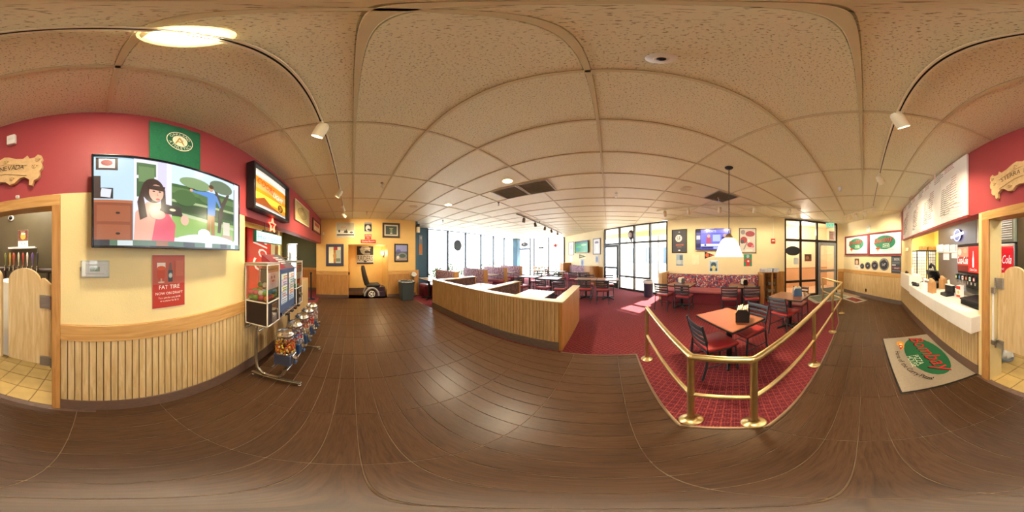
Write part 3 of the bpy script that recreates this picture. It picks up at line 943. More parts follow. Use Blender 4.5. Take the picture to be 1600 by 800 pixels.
# ================================================================== ON THE WALL WITH THE TELEVISION
M_screen = print_mat('lit_screen', .2, .52, True)
M_bezel = mat('glossy_black', '#0c0c10', .2, var=0)
def television(name, label, pl, x0, x1, yt, yb, off, shapes, bg, xc=None, bez=.014):
    r, w, h = wall_thing(name, label, 'television', pl, x0, x1, yt, yb, off, xc)
    frame_mb(w, h, bez, .03, .004).build('bezel', M_bezel, r)
    MB().b2((-w/2+.006, 0, -h/2+.006), (w/2-.006, .018, h/2-.006), .004).b2((-w*.36, .018, -h*.36), (w*.36, .045, h*.3), .01).build('housing', M_black, r, False)
    MB().b2((-.2, .045, -.12), (.2, max(.05, off-.003), .12), .004).build('wall_mount', M_black, r, False)
    make_print('screen', w-2*bez, h-2*bez, shapes, r, M_screen, y0=-.006, bg=bg)
    return r
tvs = [('r', 0, 0, .27, 1, '#bcd6e4'), ('r', .0, .0, .205, .47, '#8a4a32'), ('r', .0, .44, .205, .47, '#b06a48'), ('r', .015, .03, .19, .21, '#9d5a3c'), ('r', .015, .24, .19, .41, '#9d5a3c'),
       ('e', .125, .33, .012, .012, '#2a1c18'), ('e', .125, .12, .012, .012, '#2a1c18'),
       ('r', .01, .82, .125, .985, '#3a2420'), ('r', .025, .845, .11, .97, '#e6d8d0'), ('e', .067, .915, .03, .04, '#a83c3c'),
       ('r', .02, .48, .10, .60, '#2e2a2c'), ('p', [(.03, .5), (.085, .49), (.092, .585), (.04, .595)], '#d8dce6'), ('r', .0, .48, .035, .74, '#4a3a34'),
       ('r', .21, 0, .44, 1, '#e4e0f2'), ('r', .225, .78, .335, .95, '#58744c'), ('r', .225, .52, .335, .74, '#43603c'), ('r', .235, .7, .325, .9, '#6f8c5c'),
       ('r', .345, 0, .40, 1, '#d4cfe6'), ('r', .40, 0, .43, 1, '#f4f2fc'),
       ('r', .43, .12, .95, 1, '#cfe2f2'), ('r', .43, .16, .95, .74, '#3f6236'), ('r', .43, .62, .95, .70, '#5f7f4c'), ('r', .43, .40, .95, .50, '#2f4a2c'), ('r', .43, .51, .95, .54, '#a9b98a'),
       ('r', .43, .10, .95, .34, '#8fb45e'), ('p', [(.43, .36), (.95, .26), (.95, .3), (.43, .40)], '#b9c79c'),
       ('p', [(.78, .20), (.81, .20), (.84, .55), (.90, .78), (.88, .8), (.82, .62), (.76, .85), (.74, .84), (.80, .56)], '#4e443a'), ('e', .82, .86, .11, .10, '#6c7c62'), ('e', .60, .8, .12, .08, '#86a070'), ('e', .52, .58, .08, .10, '#476a3a'), ('e', .70, .64, .08, .08, '#527446'),
       # man in a blue shirt
       ('p', [(.685, .14), (.71, .14), (.717, .36), (.725, .14), (.755, .14), (.752, .44), (.69, .44)], '#a9773f'),
       ('p', [(.69, .42), (.755, .42), (.765, .64), (.80, .54), (.812, .56), (.775, .70), (.745, .735), (.705, .735), (.60, .70), (.56, .715), (.56, .68), (.69, .655)], '#5f8fd0'),
       ('e', .72, .79, .02, .045, '#c99b7c'), ('e', .722, .82, .021, .03, '#5a4030'), ('r', .545, .71, .59, .725, '#30302c'), ('e', .562, .697, .012, .02, '#d8a888'),
       # chair and table outside
       ('r', .83, .16, .90, .36, '#d8cdb8'), ('p', [(.82, .1), (.93, .1), (.93, .18), (.82, .18)], '#b59a74'), ('r', .95, 0, 1, 1, '#e8e4f0'), ('r', .945, .12, .952, .9, '#5c5c60'),
       ('e', .70, .03, .28, .13, '#e9e6f2'), ('e', .66, .17, .05, .055, '#f8f6fa'), ('e', .68, .11, .07, .03, '#ffffff'), ('e', .83, .05, .12, .04, '#f6f4fb'),
       # woman reading a tablet
       ('p', [(.205, .0), (.43, .0), (.45, .2), (.42, .34), (.36, .46), (.28, .46), (.215, .34)], '#e0a58e'),
       ('p', [(.30, .0), (.44, .0), (.45, .24), (.40, .36), (.36, .40), (.33, .30)], '#d8566a'),
       ('e', .315, .60, .065, .145, '#3a2622'), ('p', [(.25, .62), (.28, .30), (.24, .26), (.225, .45)], '#3a2622'), ('p', [(.36, .66), (.385, .62), (.39, .42), (.36, .40)], '#3f2a24'),
       ('e', .332, .575, .042, .10, '#e6b096'), ('p', [(.285, .66), (.385, .66), (.38, .60), (.29, .61)], '#3a2622'),
       ('e', .317, .59, .008, .008, '#40282a'), ('e', .352, .59, .008, .008, '#40282a'), ('e', .341, .50, .012, .012, '#b8283a'), ('p', [(.336, .58), (.345, .54), (.334, .54)], '#cf9078'),
       ('p', [(.345, .36), (.50, .33), (.48, .44), (.37, .46)], '#3c3430'), ('e', .43, .40, .02, .015, '#f0e2b8'), ('e', .34, .33, .045, .05, '#e8b49c'), ('e', .51, .30, .028, .06, '#e6b29a'),
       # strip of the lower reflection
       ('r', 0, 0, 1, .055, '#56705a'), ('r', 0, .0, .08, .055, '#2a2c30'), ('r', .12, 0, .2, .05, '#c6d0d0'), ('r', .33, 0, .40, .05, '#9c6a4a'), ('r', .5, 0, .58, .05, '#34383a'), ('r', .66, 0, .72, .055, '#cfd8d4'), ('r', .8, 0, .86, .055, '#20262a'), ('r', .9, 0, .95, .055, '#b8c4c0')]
television('flat_television', 'large flat television on the red and cream wall showing a woman and a man', WB, 143, 371, 254, 388.5, .13, tvs, '#cfd8e0', xc=257)

# green towel above the television
r, w, h = wall_thing('green_towel', 'green Oakland Athletics towel hung on the red wall above the television', 'towel', WB, 233, 312, 197, 262, .01, 272)
tw = MB()
nx = 16
for i in range(nx):
    u0, u1 = -w/2+w*i/nx, -w/2+w*(i+1)/nx
    y0_, y1_ = -.006+.004*sin(i*1.1), -.006+.004*sin((i+1)*1.1)
    tw.face([(u0, y0_, -h/2), (u1, y1_, -h/2), (u1, y1_, h/2), (u0, y0_, h/2)])
bmesh.ops.remove_doubles(tw.bm, verts=tw.bm.verts[:], dist=1e-5)
bmesh.ops.solidify(tw.bm, geom=tw.bm.faces[:], thickness=.005)
tw.build('cloth', mat('green_terry', '#1d6b48', .9, var=.12, scale=60, bump=.3, bscale=300), r)
make_print('emblem', w, h, [('e', .557, .60, .265, .225, '#f3eed0'), ('e', .557, .60, .25, .208, '#1a6341'), ('e', .557, .60, .15, .13, '#f3eed0'), ('t', 'A', .55, .60, .17, .2, '#b7903a'), ('t', "'s", .60, .63, .05, .05, '#1a6341'),
    ('a', 'OAKLAND', .557, .60, .20*w/h, .168, pi/2, 2.5, .055, '#f3eed0', False), ('a', 'ATHLETICS', .557, .60, .20*w/h, .168, -pi/2, 2.7, .055, '#f3eed0', True)], r, print_mat('printed_cloth', .9), y0=-.014)

# thermostat in a clear cover
r, w, h = wall_thing('thermostat', 'white thermostat in a clear locking cover below the television', 'thermostat', WB, 127, 170, 407, 433, .002, 148)
MB().b2((-w/2, -.012, -h/2), (w/2, 0, h/2), .004).build('back_plate', M_white, r, False)
MB().b2((-w*.34, -.03, -h*.3), (w*.36, -.012, h*.3), .006, 2).build('body', M_white, r, False)
make_print('display', w*.34, h*.26, [('t', '72', .5, .5, .6, .6, '#2c332a')], r, y0=-.031, bg='#9aa68c')
frame_mb(w, h, .008, .045).build('clear_cover', glass('clear_acrylic', (.95, .96, .96), .06), r)
MB().b2((-w/2, -.047, -h/2), (w/2, -.045, h/2)).build('cover_face', glass('clear_acrylic'), r, False)
MB().cyl((-w/2-.006, -.02, 0), (-w/2+.004, -.02, 0), .012).build('lock', M_steel, r)

# beer poster
fat = [('r', 0, 0, 1, .46, '#b8331f'), ('r', 0, .46, 1, 1, '#c65a44'), ('r', .04, .48, .96, .97, '#c05d4a'), ('e', .25, .66, .13, .13, '#c24a28'), ('r', .13, .76, .38, .86, '#f2e8dc'), ('e', .255, .76, .125, .04, '#d85a30'), ('r', .23, .50, .28, .57, '#d9a48c'), ('e', .255, .50, .1, .014, '#e6c8b8'),
       ('r', .46, .50, .60, .72, '#4a4a4c'), ('p', [(.48, .72), (.58, .72), (.555, .86), (.505, .86)], '#7a5a50'), ('e', .53, .62, .06, .05, '#9cc0cc'), ('e', .53, .62, .04, .03, '#d8d4c0'), ('r', .68, .6, .95, .9, '#c96a50'),
       ('t', 'FAT TIRE', .5, .405, .075, .84, '#f8f0e6'), ('t', 'NOW ON DRAFT', .5, .285, .05, .92, '#f8f0e6'), ('t', 'Try a pint for only $4.50', .5, .195, .042, .94, '#f8f0e6'), ('t', 'or a pitcher for $ 12', .5, .135, .042, .8, '#f8f0e6')]
poster('beer_poster', 'red Fat Tire beer poster taped under the large television', 'poster', WB, 237.5, 288.5, 398, 480, fat, '#b8331f', xc=263)

# beer light box
r, w, h = wall_thing('beer_light_box', 'black framed Coors Light sign with orange field on the red wall', 'sign', WB, 385, 443, 273, 337, .01, 414)
frame_mb(w, h, .035, .11, .004).build('frame', M_black, r)
MB().b2((-w/2+.01, -.03, -h/2+.01), (w/2-.01, 0, h/2-.01)).build('box_back', M_black, r, False)
make_print('print', w-.07, h-.07, [('r', 0, 0, 1, 1, '#e08a1c'), ('r', 0, .80, 1, 1, '#d8d4c8'), ('p', [(0, .8), (.5, .95), (1, .78), (1, .86), (0, .9)], '#f2ede0'), ('r', 0, .5, 1, .66, '#c9a05c'), ('r', 0, .24, 1, .40, '#f6c440'), ('p', [(0, .16), (.3, .34), (.5, .2), (1, .1), (1, 0), (0, 0)], '#7a3c14'), ('r', 0, 0, 1, .12, '#8f9298'), ('r', 0, .04, 1, .08, '#c8ccd0'),
    ('t', 'COORS', .36, .66, .17, .46, '#c2242c', -.12, .3), ('t', 'LIGHT', .72, .53, .14, .34, '#fbfbf6', -.12, .2), ('e', .80, .26, .11, .13, '#e4a23a'), ('e', .80, .26, .09, .105, '#3c2a18'), ('t', 'SF', .80, .26, .14, .14, '#f09a2a')], r, print_mat('backlit_print', .3, .35), y0=-.045)

# two framed prints further along the red wall
picture('framed_print', 'light wood framed sepia emblem on the red wall past the beer sign', 'picture', WB, 459.5, 481.5, 319, 349, .03, mat('pale_frame_wood', '#e0cfa6', .5),
        [('e', .5, .52, .34, .3, '#7b6a40'), ('e', .5, .52, .3, .26, '#a08c5a'), ('t', 'ALE', .5, .54, .16, .4, '#e6d8ac'), ('r', .2, .18, .8, .2, '#6e5c36'), ('e', .5, .84, .12, .05, '#7b6a40')], '#b7a472', depth=.03, xc=470)
picture('framed_print', 'small dark framed red print at the far end of the red wall', 'picture', WB, 488, 500, 345, 364, .035, mat('walnut_frame', '#3c2a20', .5),
        [('r', .1, .1, .9, .9, '#d8c8a0'), ('r', .2, .5, .8, .84, '#b8422c'), ('t', '76', .5, .3, .25, .5, '#5a2a1c')], '#c8502c', depth=.03, xc=494)

# wall camera
def wall_camera(label, loc, rz):
    t = thing('security_camera', label, 'camera', loc, rz)
    MB().cyl((0, 0, 0), (0, -.02, 0), .045, n=20).build('mount', M_white, t)
    MB().sph((0, -.055, -.012), .05, 16).build('housing', M_white, t)
    MB().cyl((0, -.095, -.022), (0, -.112, -.026), .022, n=14).build('lens', M_bezel, t)
p = WB.at(458, 284)
wall_camera('white ball security camera high on the red wall above the beer sign', (p.x, YB, p.z), WB.rot-.5)
# alarm box
r, w, h = wall_thing('alarm_box', 'small white square alarm box high on the red wall', 'alarm', WB, 13.5, 26.5, 213.5, 227.5, .002, 20)
MB().b2((-w/2, -.035, -h/2), (w/2, 0, h/2), .008, 2).build('cover', M_white, r)
MB().b2((-w*.3, -.037, -h*.1), (w*.3, -.035, h*.1), .001).build('lens', glass('clear_acrylic'), r, False)
# door sensor
r, w, h = wall_thing('door_contact', 'tiny white contact on the door surround below the carved sign', 'sensor', WB, 25.5, 31, 306, 311, .026, 28)
MB().b2((-w/2, -.015, -h/2), (w/2, 0, h/2), .003).build('body', M_white, r, False)
MB().cyl((0, -.015, 0), (0, -.02, 0), .005).build('button', M_steel, r)

# carved banner over the doorway: SIERRA NEVADA
pa, pb = WB.at(1550, 290, .01), WB.at(68, 260, .01)
zc = 2.235
sg = thing('carved_sign', 'carved wooden Sierra Nevada ribbon sign on the red wall above the doorway', 'sign', ((pa.x+pb.x)/2, YB+.006, zc), WB.rot)
w = (pa-pb).length
M_carv = mat('carved_wood', '#d3b07e', .6, var=.1, scale=30, bump=.2, bscale=60)
half = [(0, .17), (.08, .19), (.14, .175), (.22, .14), (.30, .125), (.345, .15), (.36, .115), (.42, .115), (.455, .14), (.49, .125), (.50, .09), (.485, .06), (.50, .03), (.495, .0), (.47, -.02), (.475, -.06),
        (.45, -.085), (.41, -.095), (.395, -.135), (.36, -.125), (.365, -.08), (.31, -.05), (.26, -.055), (.20, -.09), (.14, -.095), (.09, -.06), (.03, -.05), (0, -.055)]
out = [(x*w, z*1.05) for x, z in half] + [(-x*w, z*1.05) for x, z in half[::-1]][1:-1]
mb = MB().prism(out, -.032, -.002, XZ)
mb.build('ribbon', M_carv, sg, False)
rb = MB()
up = [(-.34*w, .055), (-.22*w, .085), (-.1*w, .115), (0, .125), (.1*w, .115), (.22*w, .085), (.34*w, .055)]
rb.tube([(x, -.034, z) for x, z in up], .006, 6); rb.tube([(x, -.034, z-.10) for x, z in up], .006, 6)
rb.build('moulding', M_carv, sg)
for x, z in ((.42, .03), (-.42, .03), (.17, -.05), (-.17, -.05), (.1, .14), (-.1, .14), (.455, .09), (-.455, .09)):
    pts = [(x*w+.022*(1-k/16)*cos(k*.8), -.034-.004*k/16, z+.022*(1-k/16)*sin(k*.8)) for k in range(16)]
    MB().tube(pts, .006, 6).build('scroll', M_carv, sg)
lt = []
for i, ch in enumerate('SIERRA NEVADA'):
    if ch == ' ': continue
    u = (i-6)/6.6*.32
    lt.append(('t', ch, .5+u, .5+(.075-.6*abs(u)**1.6*.35)/.4, .115, .05, '#4b3826', -u*.75))
make_print('print', w, .4, lt, sg, print_mat('burnt_lettering', .7), y0=-.0335)

# saloon doors
def saloon(label, xh, xf, zh, zt, zb):
    """leaf hinged at xh, free edge at xf (local x runs to -X in the room)"""
    t = thing('saloon_door', label, 'door', (0, YB-.09, 0))
    s = 1 if xf > xh else -1
    wdt = abs(xf-xh); pts = [(xh, zb), (xf, zb)]
    x0, x1 = xf, xh+s*.085
    R = abs(x1-x0)/2; cx = (x0+x1)/2
    pts += [(xf, zt-R*.75)]
    for k in range(1, 16):
        a = pi*k/16; pts.append((cx+s*R*cos(a), zt-R*.75+R*.75*sin(a)))
    pts += [(x1, zt-R*.75), (x1-s*.01, zt-R*.55), (x1-s*.035, zt-R*.55), (xh, zt-R*.85)]
    MB().prism(pts, -.016, .016, XZ).build('leaf', M_oak, t, False)
    for z in (zb+.05, zh):
        hg = MB().b2((xh-s*.02, -.03, z-.055), (xh+s*.085, .03, z+.055), .004).build('hinge', M_steel, t, False)
        MB().cyl((xh-s*.012, .035, z-.055), (xh-s*.012, .035, z+.055), .012, n=12).build('hinge_pin', M_chrome, hg)
    return t
saloon('arched oak saloon door leaf beside the tap handles', .345, .715, 1.18, 1.445, .55)
saloon('arched oak saloon door leaf hung near the pass-through counter', 1.125, .79, 1.27, 1.445, .52)
t = thing('hinge_rod', 'white spring rod on the door jamb beside the counter', 'rod', (1.137, YB-.025, .90))
MB().cyl((0, 0, -.30), (0, 0, .30), .011, n=12).build('rod', M_white, t)
for z in (-.30, .30): MB().b2((-.03, -.02, z-.03), (.018, .02, z+.03), .004).build('bracket', M_steel, t, False)

# ================================================================== BAR SEEN THROUGH THE DOORWAY
WBAR = Plane((0, -2.42), (2, -2.42))
poster('beer_poster', 'small beer poster standing on the white shelf above the taps', 'poster', WBAR, 28.5, 44, 359.5, 385.5, [('r', 0, .5, 1, 1, '#6a3a2c'), ('e', .5, .62, .26, .2, '#e0a040'), ('r', .3, .72, .72, .82, '#f4e4c8'), ('r', 0, 0, 1, .34, '#f0ece2'), ('t', 'ALE', .5, .18, .14, .6, '#3a5a78'), ('t', 'beer', .5, .9, .1, .5, '#e6d0a0')], '#7a4a34')
r, w, h = wall_thing('ledge_shelf', 'short white ledge shelf on the olive bar wall', 'shelf', WBAR, 16.5, 58, 386, 390, .002)
MB().b2((-w/2, -.09, -.01), (w/2, 0, .012), .004).build('board', M_white, r, False)
MB().b2((-w/2, -.09, .012), (w/2, -.082, .022), .002).build('lip', M_white, r, False)
t = thing('beer_tower', 'steel draft tower pipe behind the saloon doors', 'beer tower', (1.05, -2.28, 1.33))
MB().cyl((-.42, 0, 0), (.46, 0, 0), .035, n=18).build('manifold', M_choc, t)
for x in (-.35, .38): MB().cyl((x, 0, -.45), (x, 0, 0), .03, n=16).build('post', M_choc, t)
struct(MB().b2((.15, -2.42, 0), (1.72, -2.10, .92), .006).build('wall_bar_counter', M_choc, smooth=False))
tapc = ['#7d7f42', '#c99f3c', '#c0563a', '#c9c6a4', '#a8402c', '#e6e2da', '#6e5a96', '#3a3c40']
tapn = ['olive green diamond', 'golden', 'red and white', 'pale grey round', 'brick red', 'white ribbed', 'purple', 'dark steel']
for k, x in enumerate((9.5, 16.5, 22.5, 30, 37, 43.5, 51.5, 59)):
    pp = Plane((0, -2.22), (2, -2.22)).at(x, 410)
    t = thing('tap_handle', '%s beer tap handle in the row on the bar' % tapn[k], 'tap handle', (pp.x, -2.25, 1.365), 0, 'beer tap handles on the bar')
    MB().cyl((0, -.02, -.03), (0, .075, .03), .011, n=10).cyl((0, .06, .03), (0, .075, -.05), .009, n=10).build('faucet', M_chrome, t)
    S_ = .62; prof = [(.009, .03), (.012, .06), (.016, .10), (.024, .16), (.026, .20), (.016, .235), (0, .25)] if k % 2 else [(.009, .03), (.014, .08), (.02, .13), (.034, .19), (.02, .23), (0, .245)]
    MB().lathe([(r_*S_, z_*.95) for r_, z_ in prof], (0, .05, 0), 12).build('grip', mat('tap_'+tapc[k].strip('#'), tapc[k], .35, var=.2, scale=30), t)
wall_cam = thing('bar_camera', 'white dome camera on the olive bar wall', 'camera', WBAR.at(18, 341), WBAR.rot)
MB().cyl((0, 0, 0), (0, -.025, 0), .05, n=18).build('mount', M_white, wall_cam)
MB().sph((0, -.03, 0), .035, 14).build('lens', M_bezel, wall_cam)
t = thing('white_fridge', 'white upright fridge behind the gap of the saloon doors', 'fridge', (1.15, -1.95, 0))
MB().b2((-.09, -.10, .02), (.09, .10, 1.22), .012).build('body', M_white, t, False)
MB().b2((-.085, .10, .06), (.085, .12, 1.20), .006).build('door', mat('fridge_door', '#eceef0', .3, var=.02), t, False)
MB().cyl((.07, .135, .6), (.07, .135, 1.1), .007).build('handle', M_chrome, t)
# ice and soda machine beyond
t = thing('ice_machine', 'ice machine with louvred top and red Coca-Cola panel in the back bar', 'ice machine', (2.12, -2.62, 0))
MB().b2((-.33, -.3, .1), (.33, .26, 1.78), .01).build('body', M_steel, t, False)
MB().b2((-.33, -.3, 1.80), (.33, .26, 2.55), .01).build('ice_head', mat('grey_green_panel', '#8d9484', .4), t, False)
for k in range(14): MB().b2((-.28, .262, 1.86+k*.045), (.28, .275, 1.885+k*.045), .002).build('louvre', mat('louvre_metal', '#c6cac6', .4, .3), t, False)
make_print('merchandising_panel', .62, .62, [('t', 'Coca-Cola', .5, .6, .26, .86, '#ffffff', 0, .35), ('t', 'CLASSIC', .5, .3, .06, .3, '#ffffff')], t, y0=-.264, bg='#d3202a', m=print_mat('backlit_red', .3, .15))
pn = t.children[-1]; pn.location = (0, 0, 1.42); pn.rotation_euler = (0, 0, pi)
t = thing('white_sack', 'white plastic sack on the tile floor just inside the doorway', 'sack', (1.36, -1.62, .004))
sk = MB().sph((0, 0, .09), .10, 14, (1, .9, .9))
rn = random.Random(4)
for v in sk.bm.verts: v.co += Vector((rn.uniform(-.02, .02), rn.uniform(-.02, .02), rn.uniform(-.015, .015))); v.co.z = max(0, v.co.z)
sk.build('bag', mat('crumpled_plastic', '#e9e7de', .35, var=.1), t)
MB().lathe([(.09, 0), (.105, .01), (.11, .06), (.10, .06), (.095, .015)], (0, 0, 0), 18).build('bucket', mat('blue_grey_plastic', '#8a97a4', .4), t)

# ================================================================== PASS-THROUGH COUNTER
M_lam = mat('white_laminate', '#efeae0', .35, var=.03)
ct = thing('counter_top', 'thick white laminate counter of the pass-through', 'counter', (1.30, -1.0, 0))
MB().b2((0, -.75, .69), (2.21, 0, .89), .006).build('slab', M_lam, ct, False)
rc = thing('raised_counter', 'raised white counter block at the poster end of the pass-through', 'counter', (3.51, -1.0, 0))
MB().b2((.002, -.31, .72), (.86, 0, 1.10), .006).build('block', M_lam, rc, False)
MB().b2((.002, -.75, .69), (1.2, -.32, .89), .006).build('shelf', M_lam, rc, False)
zc = .89
# soda fountain
sf = thing('soda_fountain', 'black soda fountain with red Coca-Cola panels on the counter', 'soda machine', (2.19, -1.62, zc))
MB().b2((-.31, -.42, .34), (.31, .0, .86), .012).b2((-.31, -.42, 0), (.31, -.18, .34), .006).build('cabinet', M_black, sf, False)
MB().b2((-.30, -.2, .0), (.30, .06, .06), .006).build('drip_tray', M_steel, sf, False)
def flip_front(o, z):
    """turn a print so it faces +y"""
    o.rotation_euler = (0, 0, pi); o.location = (0, 0, z)
pr = make_print('lit_panel', .60, .42, [('r', 0, 0, .55, 1, '#a83a30'), ('r', 0, .6, .55, 1, '#d8a080'), ('e', .12, .8, .1, .14, '#f0d8c0'), ('e', .4, .84, .09, .1, '#e8b890'), ('r', 0, 0, .55, .25, '#6a2420'), ('t', 'Coca-Cola', .27, .46, .3, .52, '#ffffff', 0, .35),
    ('p', [(.74, .2), (.80, .2), (.805, .5), (.785, .66), (.782, .82), (.758, .82), (.755, .66), (.735, .5)], '#ffffff'), ('t', 'Coca-Cola', .77, .11, .09, .3, '#ffffff', 0, .35)], sf, print_mat('backlit_panel', .3, .3), y0=-.012, bg='#d8241f')
flip_front(pr, .60)
for k in range(6):
    x = -.25+k*.1
    v = MB().b2((x-.03, 0, .24), (x+.03, .07, .34), .008).build('valve', M_black, sf, False)
    MB().cyl((x, .04, .19), (x, .04, .24), .012, .018, n=12).build('nozzle', M_chrome, v)
    o = make_print('flavour_label', .05, .06, [('e', .5, .5, .35, .35, ['#ffffff', '#7ac0a0', '#f0a060', '#d04030', '#60a0d0', '#f0e080'][k])], v, y0=-.073, bg=['#d04030', '#e8f0e4', '#8a3a2c', '#f4f0e8', '#204a80', '#3a7a4a'][k])
    o.rotation_euler = (0, 0, pi); o.location = (x, 0, .29)
t = thing('serving_trays', 'stack of black serving trays at the open end of the counter', 'tray stack', (1.62, -1.36, zc))
for k in range(4): MB().b2((-.20, -.14, k*.016), (.20, .14, k*.016+.012), .005).build('tray', M_black, t, False)
MB().b2((-.21, -.15, .064), (.21, .15, .085), .008).build('rim', M_black, t, False)
t = thing('paper_placemats', 'loose white paper sheets on the counter before the trays', 'paper', (1.66, -1.12, zc), .12)
for k in range(3): MB().b2((-.19+k*.01, -.06+k*.006, k*.002), (.19+k*.01, .07+k*.006, k*.002+.0015)).build('sheet', mat('white_paper', '#f2efe8', .7, var=.02), t, False)
for (x, y, lab) in ((2.62, -1.16, 'brown paper bag standing on the counter beside the napkins'), (2.86, -1.5, 'brown paper bag deeper on the counter behind the first')):
    t = thing('paper_bag', lab, 'paper bag', (x, y, zc), .2)
    m = MB(); hh = .20
    for s in (-1, 1):
        m.b2((s*.07, -.045, 0), (s*.067, .045, hh)); m.b2((-.07, s*.045, 0), (.07, s*.042, hh-.01*s))
    m.b2((-.07, -.045, 0), (.07, .045, .003))
    m.build('bag', mat('kraft_paper', '#b98a58', .8, var=.08), t, False)
    for k in range(3): MB().b2((-.05+k*.035, -.03, .004), (-.02+k*.035, .03, .23+.015*k), .004).build('napkin', mat('kraft_paper_light', '#cfa878', .8), t, False)
t = thing('napkin_dispenser', 'black countertop napkin box with white napkins beside the soda fountain', 'napkin box', (2.32, -1.30, zc), .1)
MB().b2((-.09, -.08, 0), (.09, .08, .05), .006).b2((-.10, -.09, .05), (.10, -.02, .17), .006).build('box', M_black, t, False)
MB().b2((-.09, -.08, .17), (.09, -.02, .18)).box((0, -.03, .215), (.05, .02, .09), .004, rot=Matrix.Rotation(.3, 4, 'Y')).build('napkin', M_white, t, False)
t = thing('syrup_carton', 'red and white carton standing before the soda fountain', 'carton', (2.12, -1.42, zc), .2)
MB().b2((-.045, -.04, 0), (.045, .04, .19), .003).build('box', M_white, t, False)
o = make_print('print', .086, .18, [('r', 0, .7, 1, 1, '#c8342c'), ('r', 0, 0, 1, .2, '#d8482c'), ('e', .5, .45, .3, .15, '#e8b878')], t, y0=-.0415, bg='#f4efe6'); flip_front(o, .095)
# register cluster
t = thing('cash_register', 'black point of sale terminal with a tilted screen on the counter', 'cash register', (3.15, -1.42, zc), .35)
MB().b2((-.2, -.2, 0), (.2, .2, .1), .008).build('cash_drawer', M_black, t, False)
MB().box((0, -.02, .24), (.36, .04, .26), .01, rot=Matrix.Rotation(-.5, 4, 'X')).build('screen', M_bezel, t, False)
MB().cyl((0, -.05, .1), (0, -.03, .2), .03).build('stand', M_black, t)
MB().b2((-.16, .06, .1), (.16, .18, .125), .004).build('keyboard', mat('dark_grey_plastic', '#33353a', .5), t, False)
t = thing('receipt_printer', 'white receipt printer with curled paper beside the register', 'printer', (3.02, -1.17, zc), .3)
MB().b2((-.07, -.06, 0), (.07, .08, .12), .012, 2).build('body', M_white, t)
MB().tube([(0, .0, .12), (0, .03, .19), (0, .05, .24)], .03, 6, flat=(.035, .003)).build('receipt', M_white, t)
t = thing('telephone', 'black desk telephone on the counter below the raised block', 'telephone', (3.36, -1.14, zc), .4)
MB().b2((-.09, -.08, 0), (.09, .08, .045), .01).build('base', M_black, t, False)
MB().tube([(-.075, .09, .055), (-.06, .09, .075), (.06, .09, .075), (.075, .09, .055)], .018, 8).build('handset', M_black, t)
t = thing('pole_display', 'black bent hood display arm above the register', 'display', (3.44, -1.62, zc))
MB().tube([(0, 0, 0), (0, 0, .3), (.04, .03, .42), (.11, .07, .46), (.16, .08, .42)], .028, 8).build('arm', M_black, t)
MB().b2((.12, .04, .36), (.2, .12, .42), .01).build('head', M_black, t, False)
MB().cyl((0, 0, 0), (0, 0, .015), .07).build('base', M_black, t)
t = thing('spray_bottle', 'white bottle standing on the raised counter', 'bottle', (3.78, -1.16, 1.10))
MB().lathe([(.0, 0), (.032, 0), (.034, .01), (.034, .13), (.02, .16), (.013, .165), (.013, .2), (0, .2)], (0, 0, 0), 14).build('bottle', M_white, t)
MB().cyl((0, 0, .2), (0, 0, .225), .014, n=10).build('cap', M_white, t)
t = thing('pen_cup', 'dark low dish with pens on the raised counter', 'dish', (4.1, -1.12, 1.10))
MB().lathe([(0, 0), (.06, 0), (.07, .03), (.065, .03), (.055, .006), (0, .006)], (0, 0, 0), 16).build('dish', M_black, t)
MB().cyl((-.05, 0, .035), (.06, .02, .055), .006, n=8).cyl((0, -.05, .035), (.01, .06, .05), .006, n=8).build('pens', mat('pen_red', '#a05048', .4), t)

# kitchen furnishings seen over the counter
M_shoji = mat('rice_paper', '#e9ebef', .7, var=.03)
sc_ = thing('folding_screen', 'black lattice folding paper screen in the kitchen behind the counter', 'screen', (6.2, -2.32, 0), radians(-90))
for k in range(3):
    x0 = -.62+k*.42; yy = .06*(k % 2)
    frame_mb(.41, 1.72, .03, .025).build('panel_frame', M_black, sc_, loc=(x0+.2, yy, .90), rz=(-1)**k*.22)
    p_ = MB().b2((-.175, -.014, -.83), (.175, -.010, .83)).build('paper', M_shoji, sc_, False, loc=(x0+.2, yy, .90), rz=(-1)**k*.22)
    g = MB()
    for q in range(1, 4): g.b2((-.175+q*.0875-.004, -.022, -.83), (-.175+q*.0875+.004, -.012, .83))
    for q in range(1, 14): g.b2((-.175, -.021, -.83+q*.118-.004), (.175, -.013, -.83+q*.118+.004))
    g.build('lattice', M_black, sc_, False, loc=(x0+.2, yy, .90), rz=(-1)**k*.22)
WK = Plane((3.5, -2.92), (6, -2.92))
r, w, h = wall_thing('neon_sign', 'round blue neon beer sign glowing on the dark kitchen wall', 'sign', WK, 1488, 1507.5, 358.5, 376, .02)
MB().cyl((0, -.0, 0), (0, -.03, 0), h*.52, n=28).build('disc', mat('neon_back', '#2c2a58', .4), r)
N_b = mat('neon_blue', '#7c86ff', .4, emit=5.0, var=0)
MB().tube([(h*.5*cos(a*pi/16), -.045, h*.5*sin(a*pi/16)) for a in range(32)], .012, 6, True).build('ring_tube', N_b, r)
MB().box((0, -.05, -.01), (w*.98, .02, h*.2), .006, rot=Matrix.Rotation(-.12, 4, 'Y')).build('name_band', mat('neon_white', '#dfe4ff', .4, emit=4.0, var=0), r, False)
make_print('print', w*.9, h*.18, [('t', 'BLUE MOON', .5, .5, .7, .9, '#3b3f9e')], r, y0=-.066)
hl = r.children[-1]; hl.rotation_euler = (0, -.12, 0); hl.location = (0, 0, -.01)
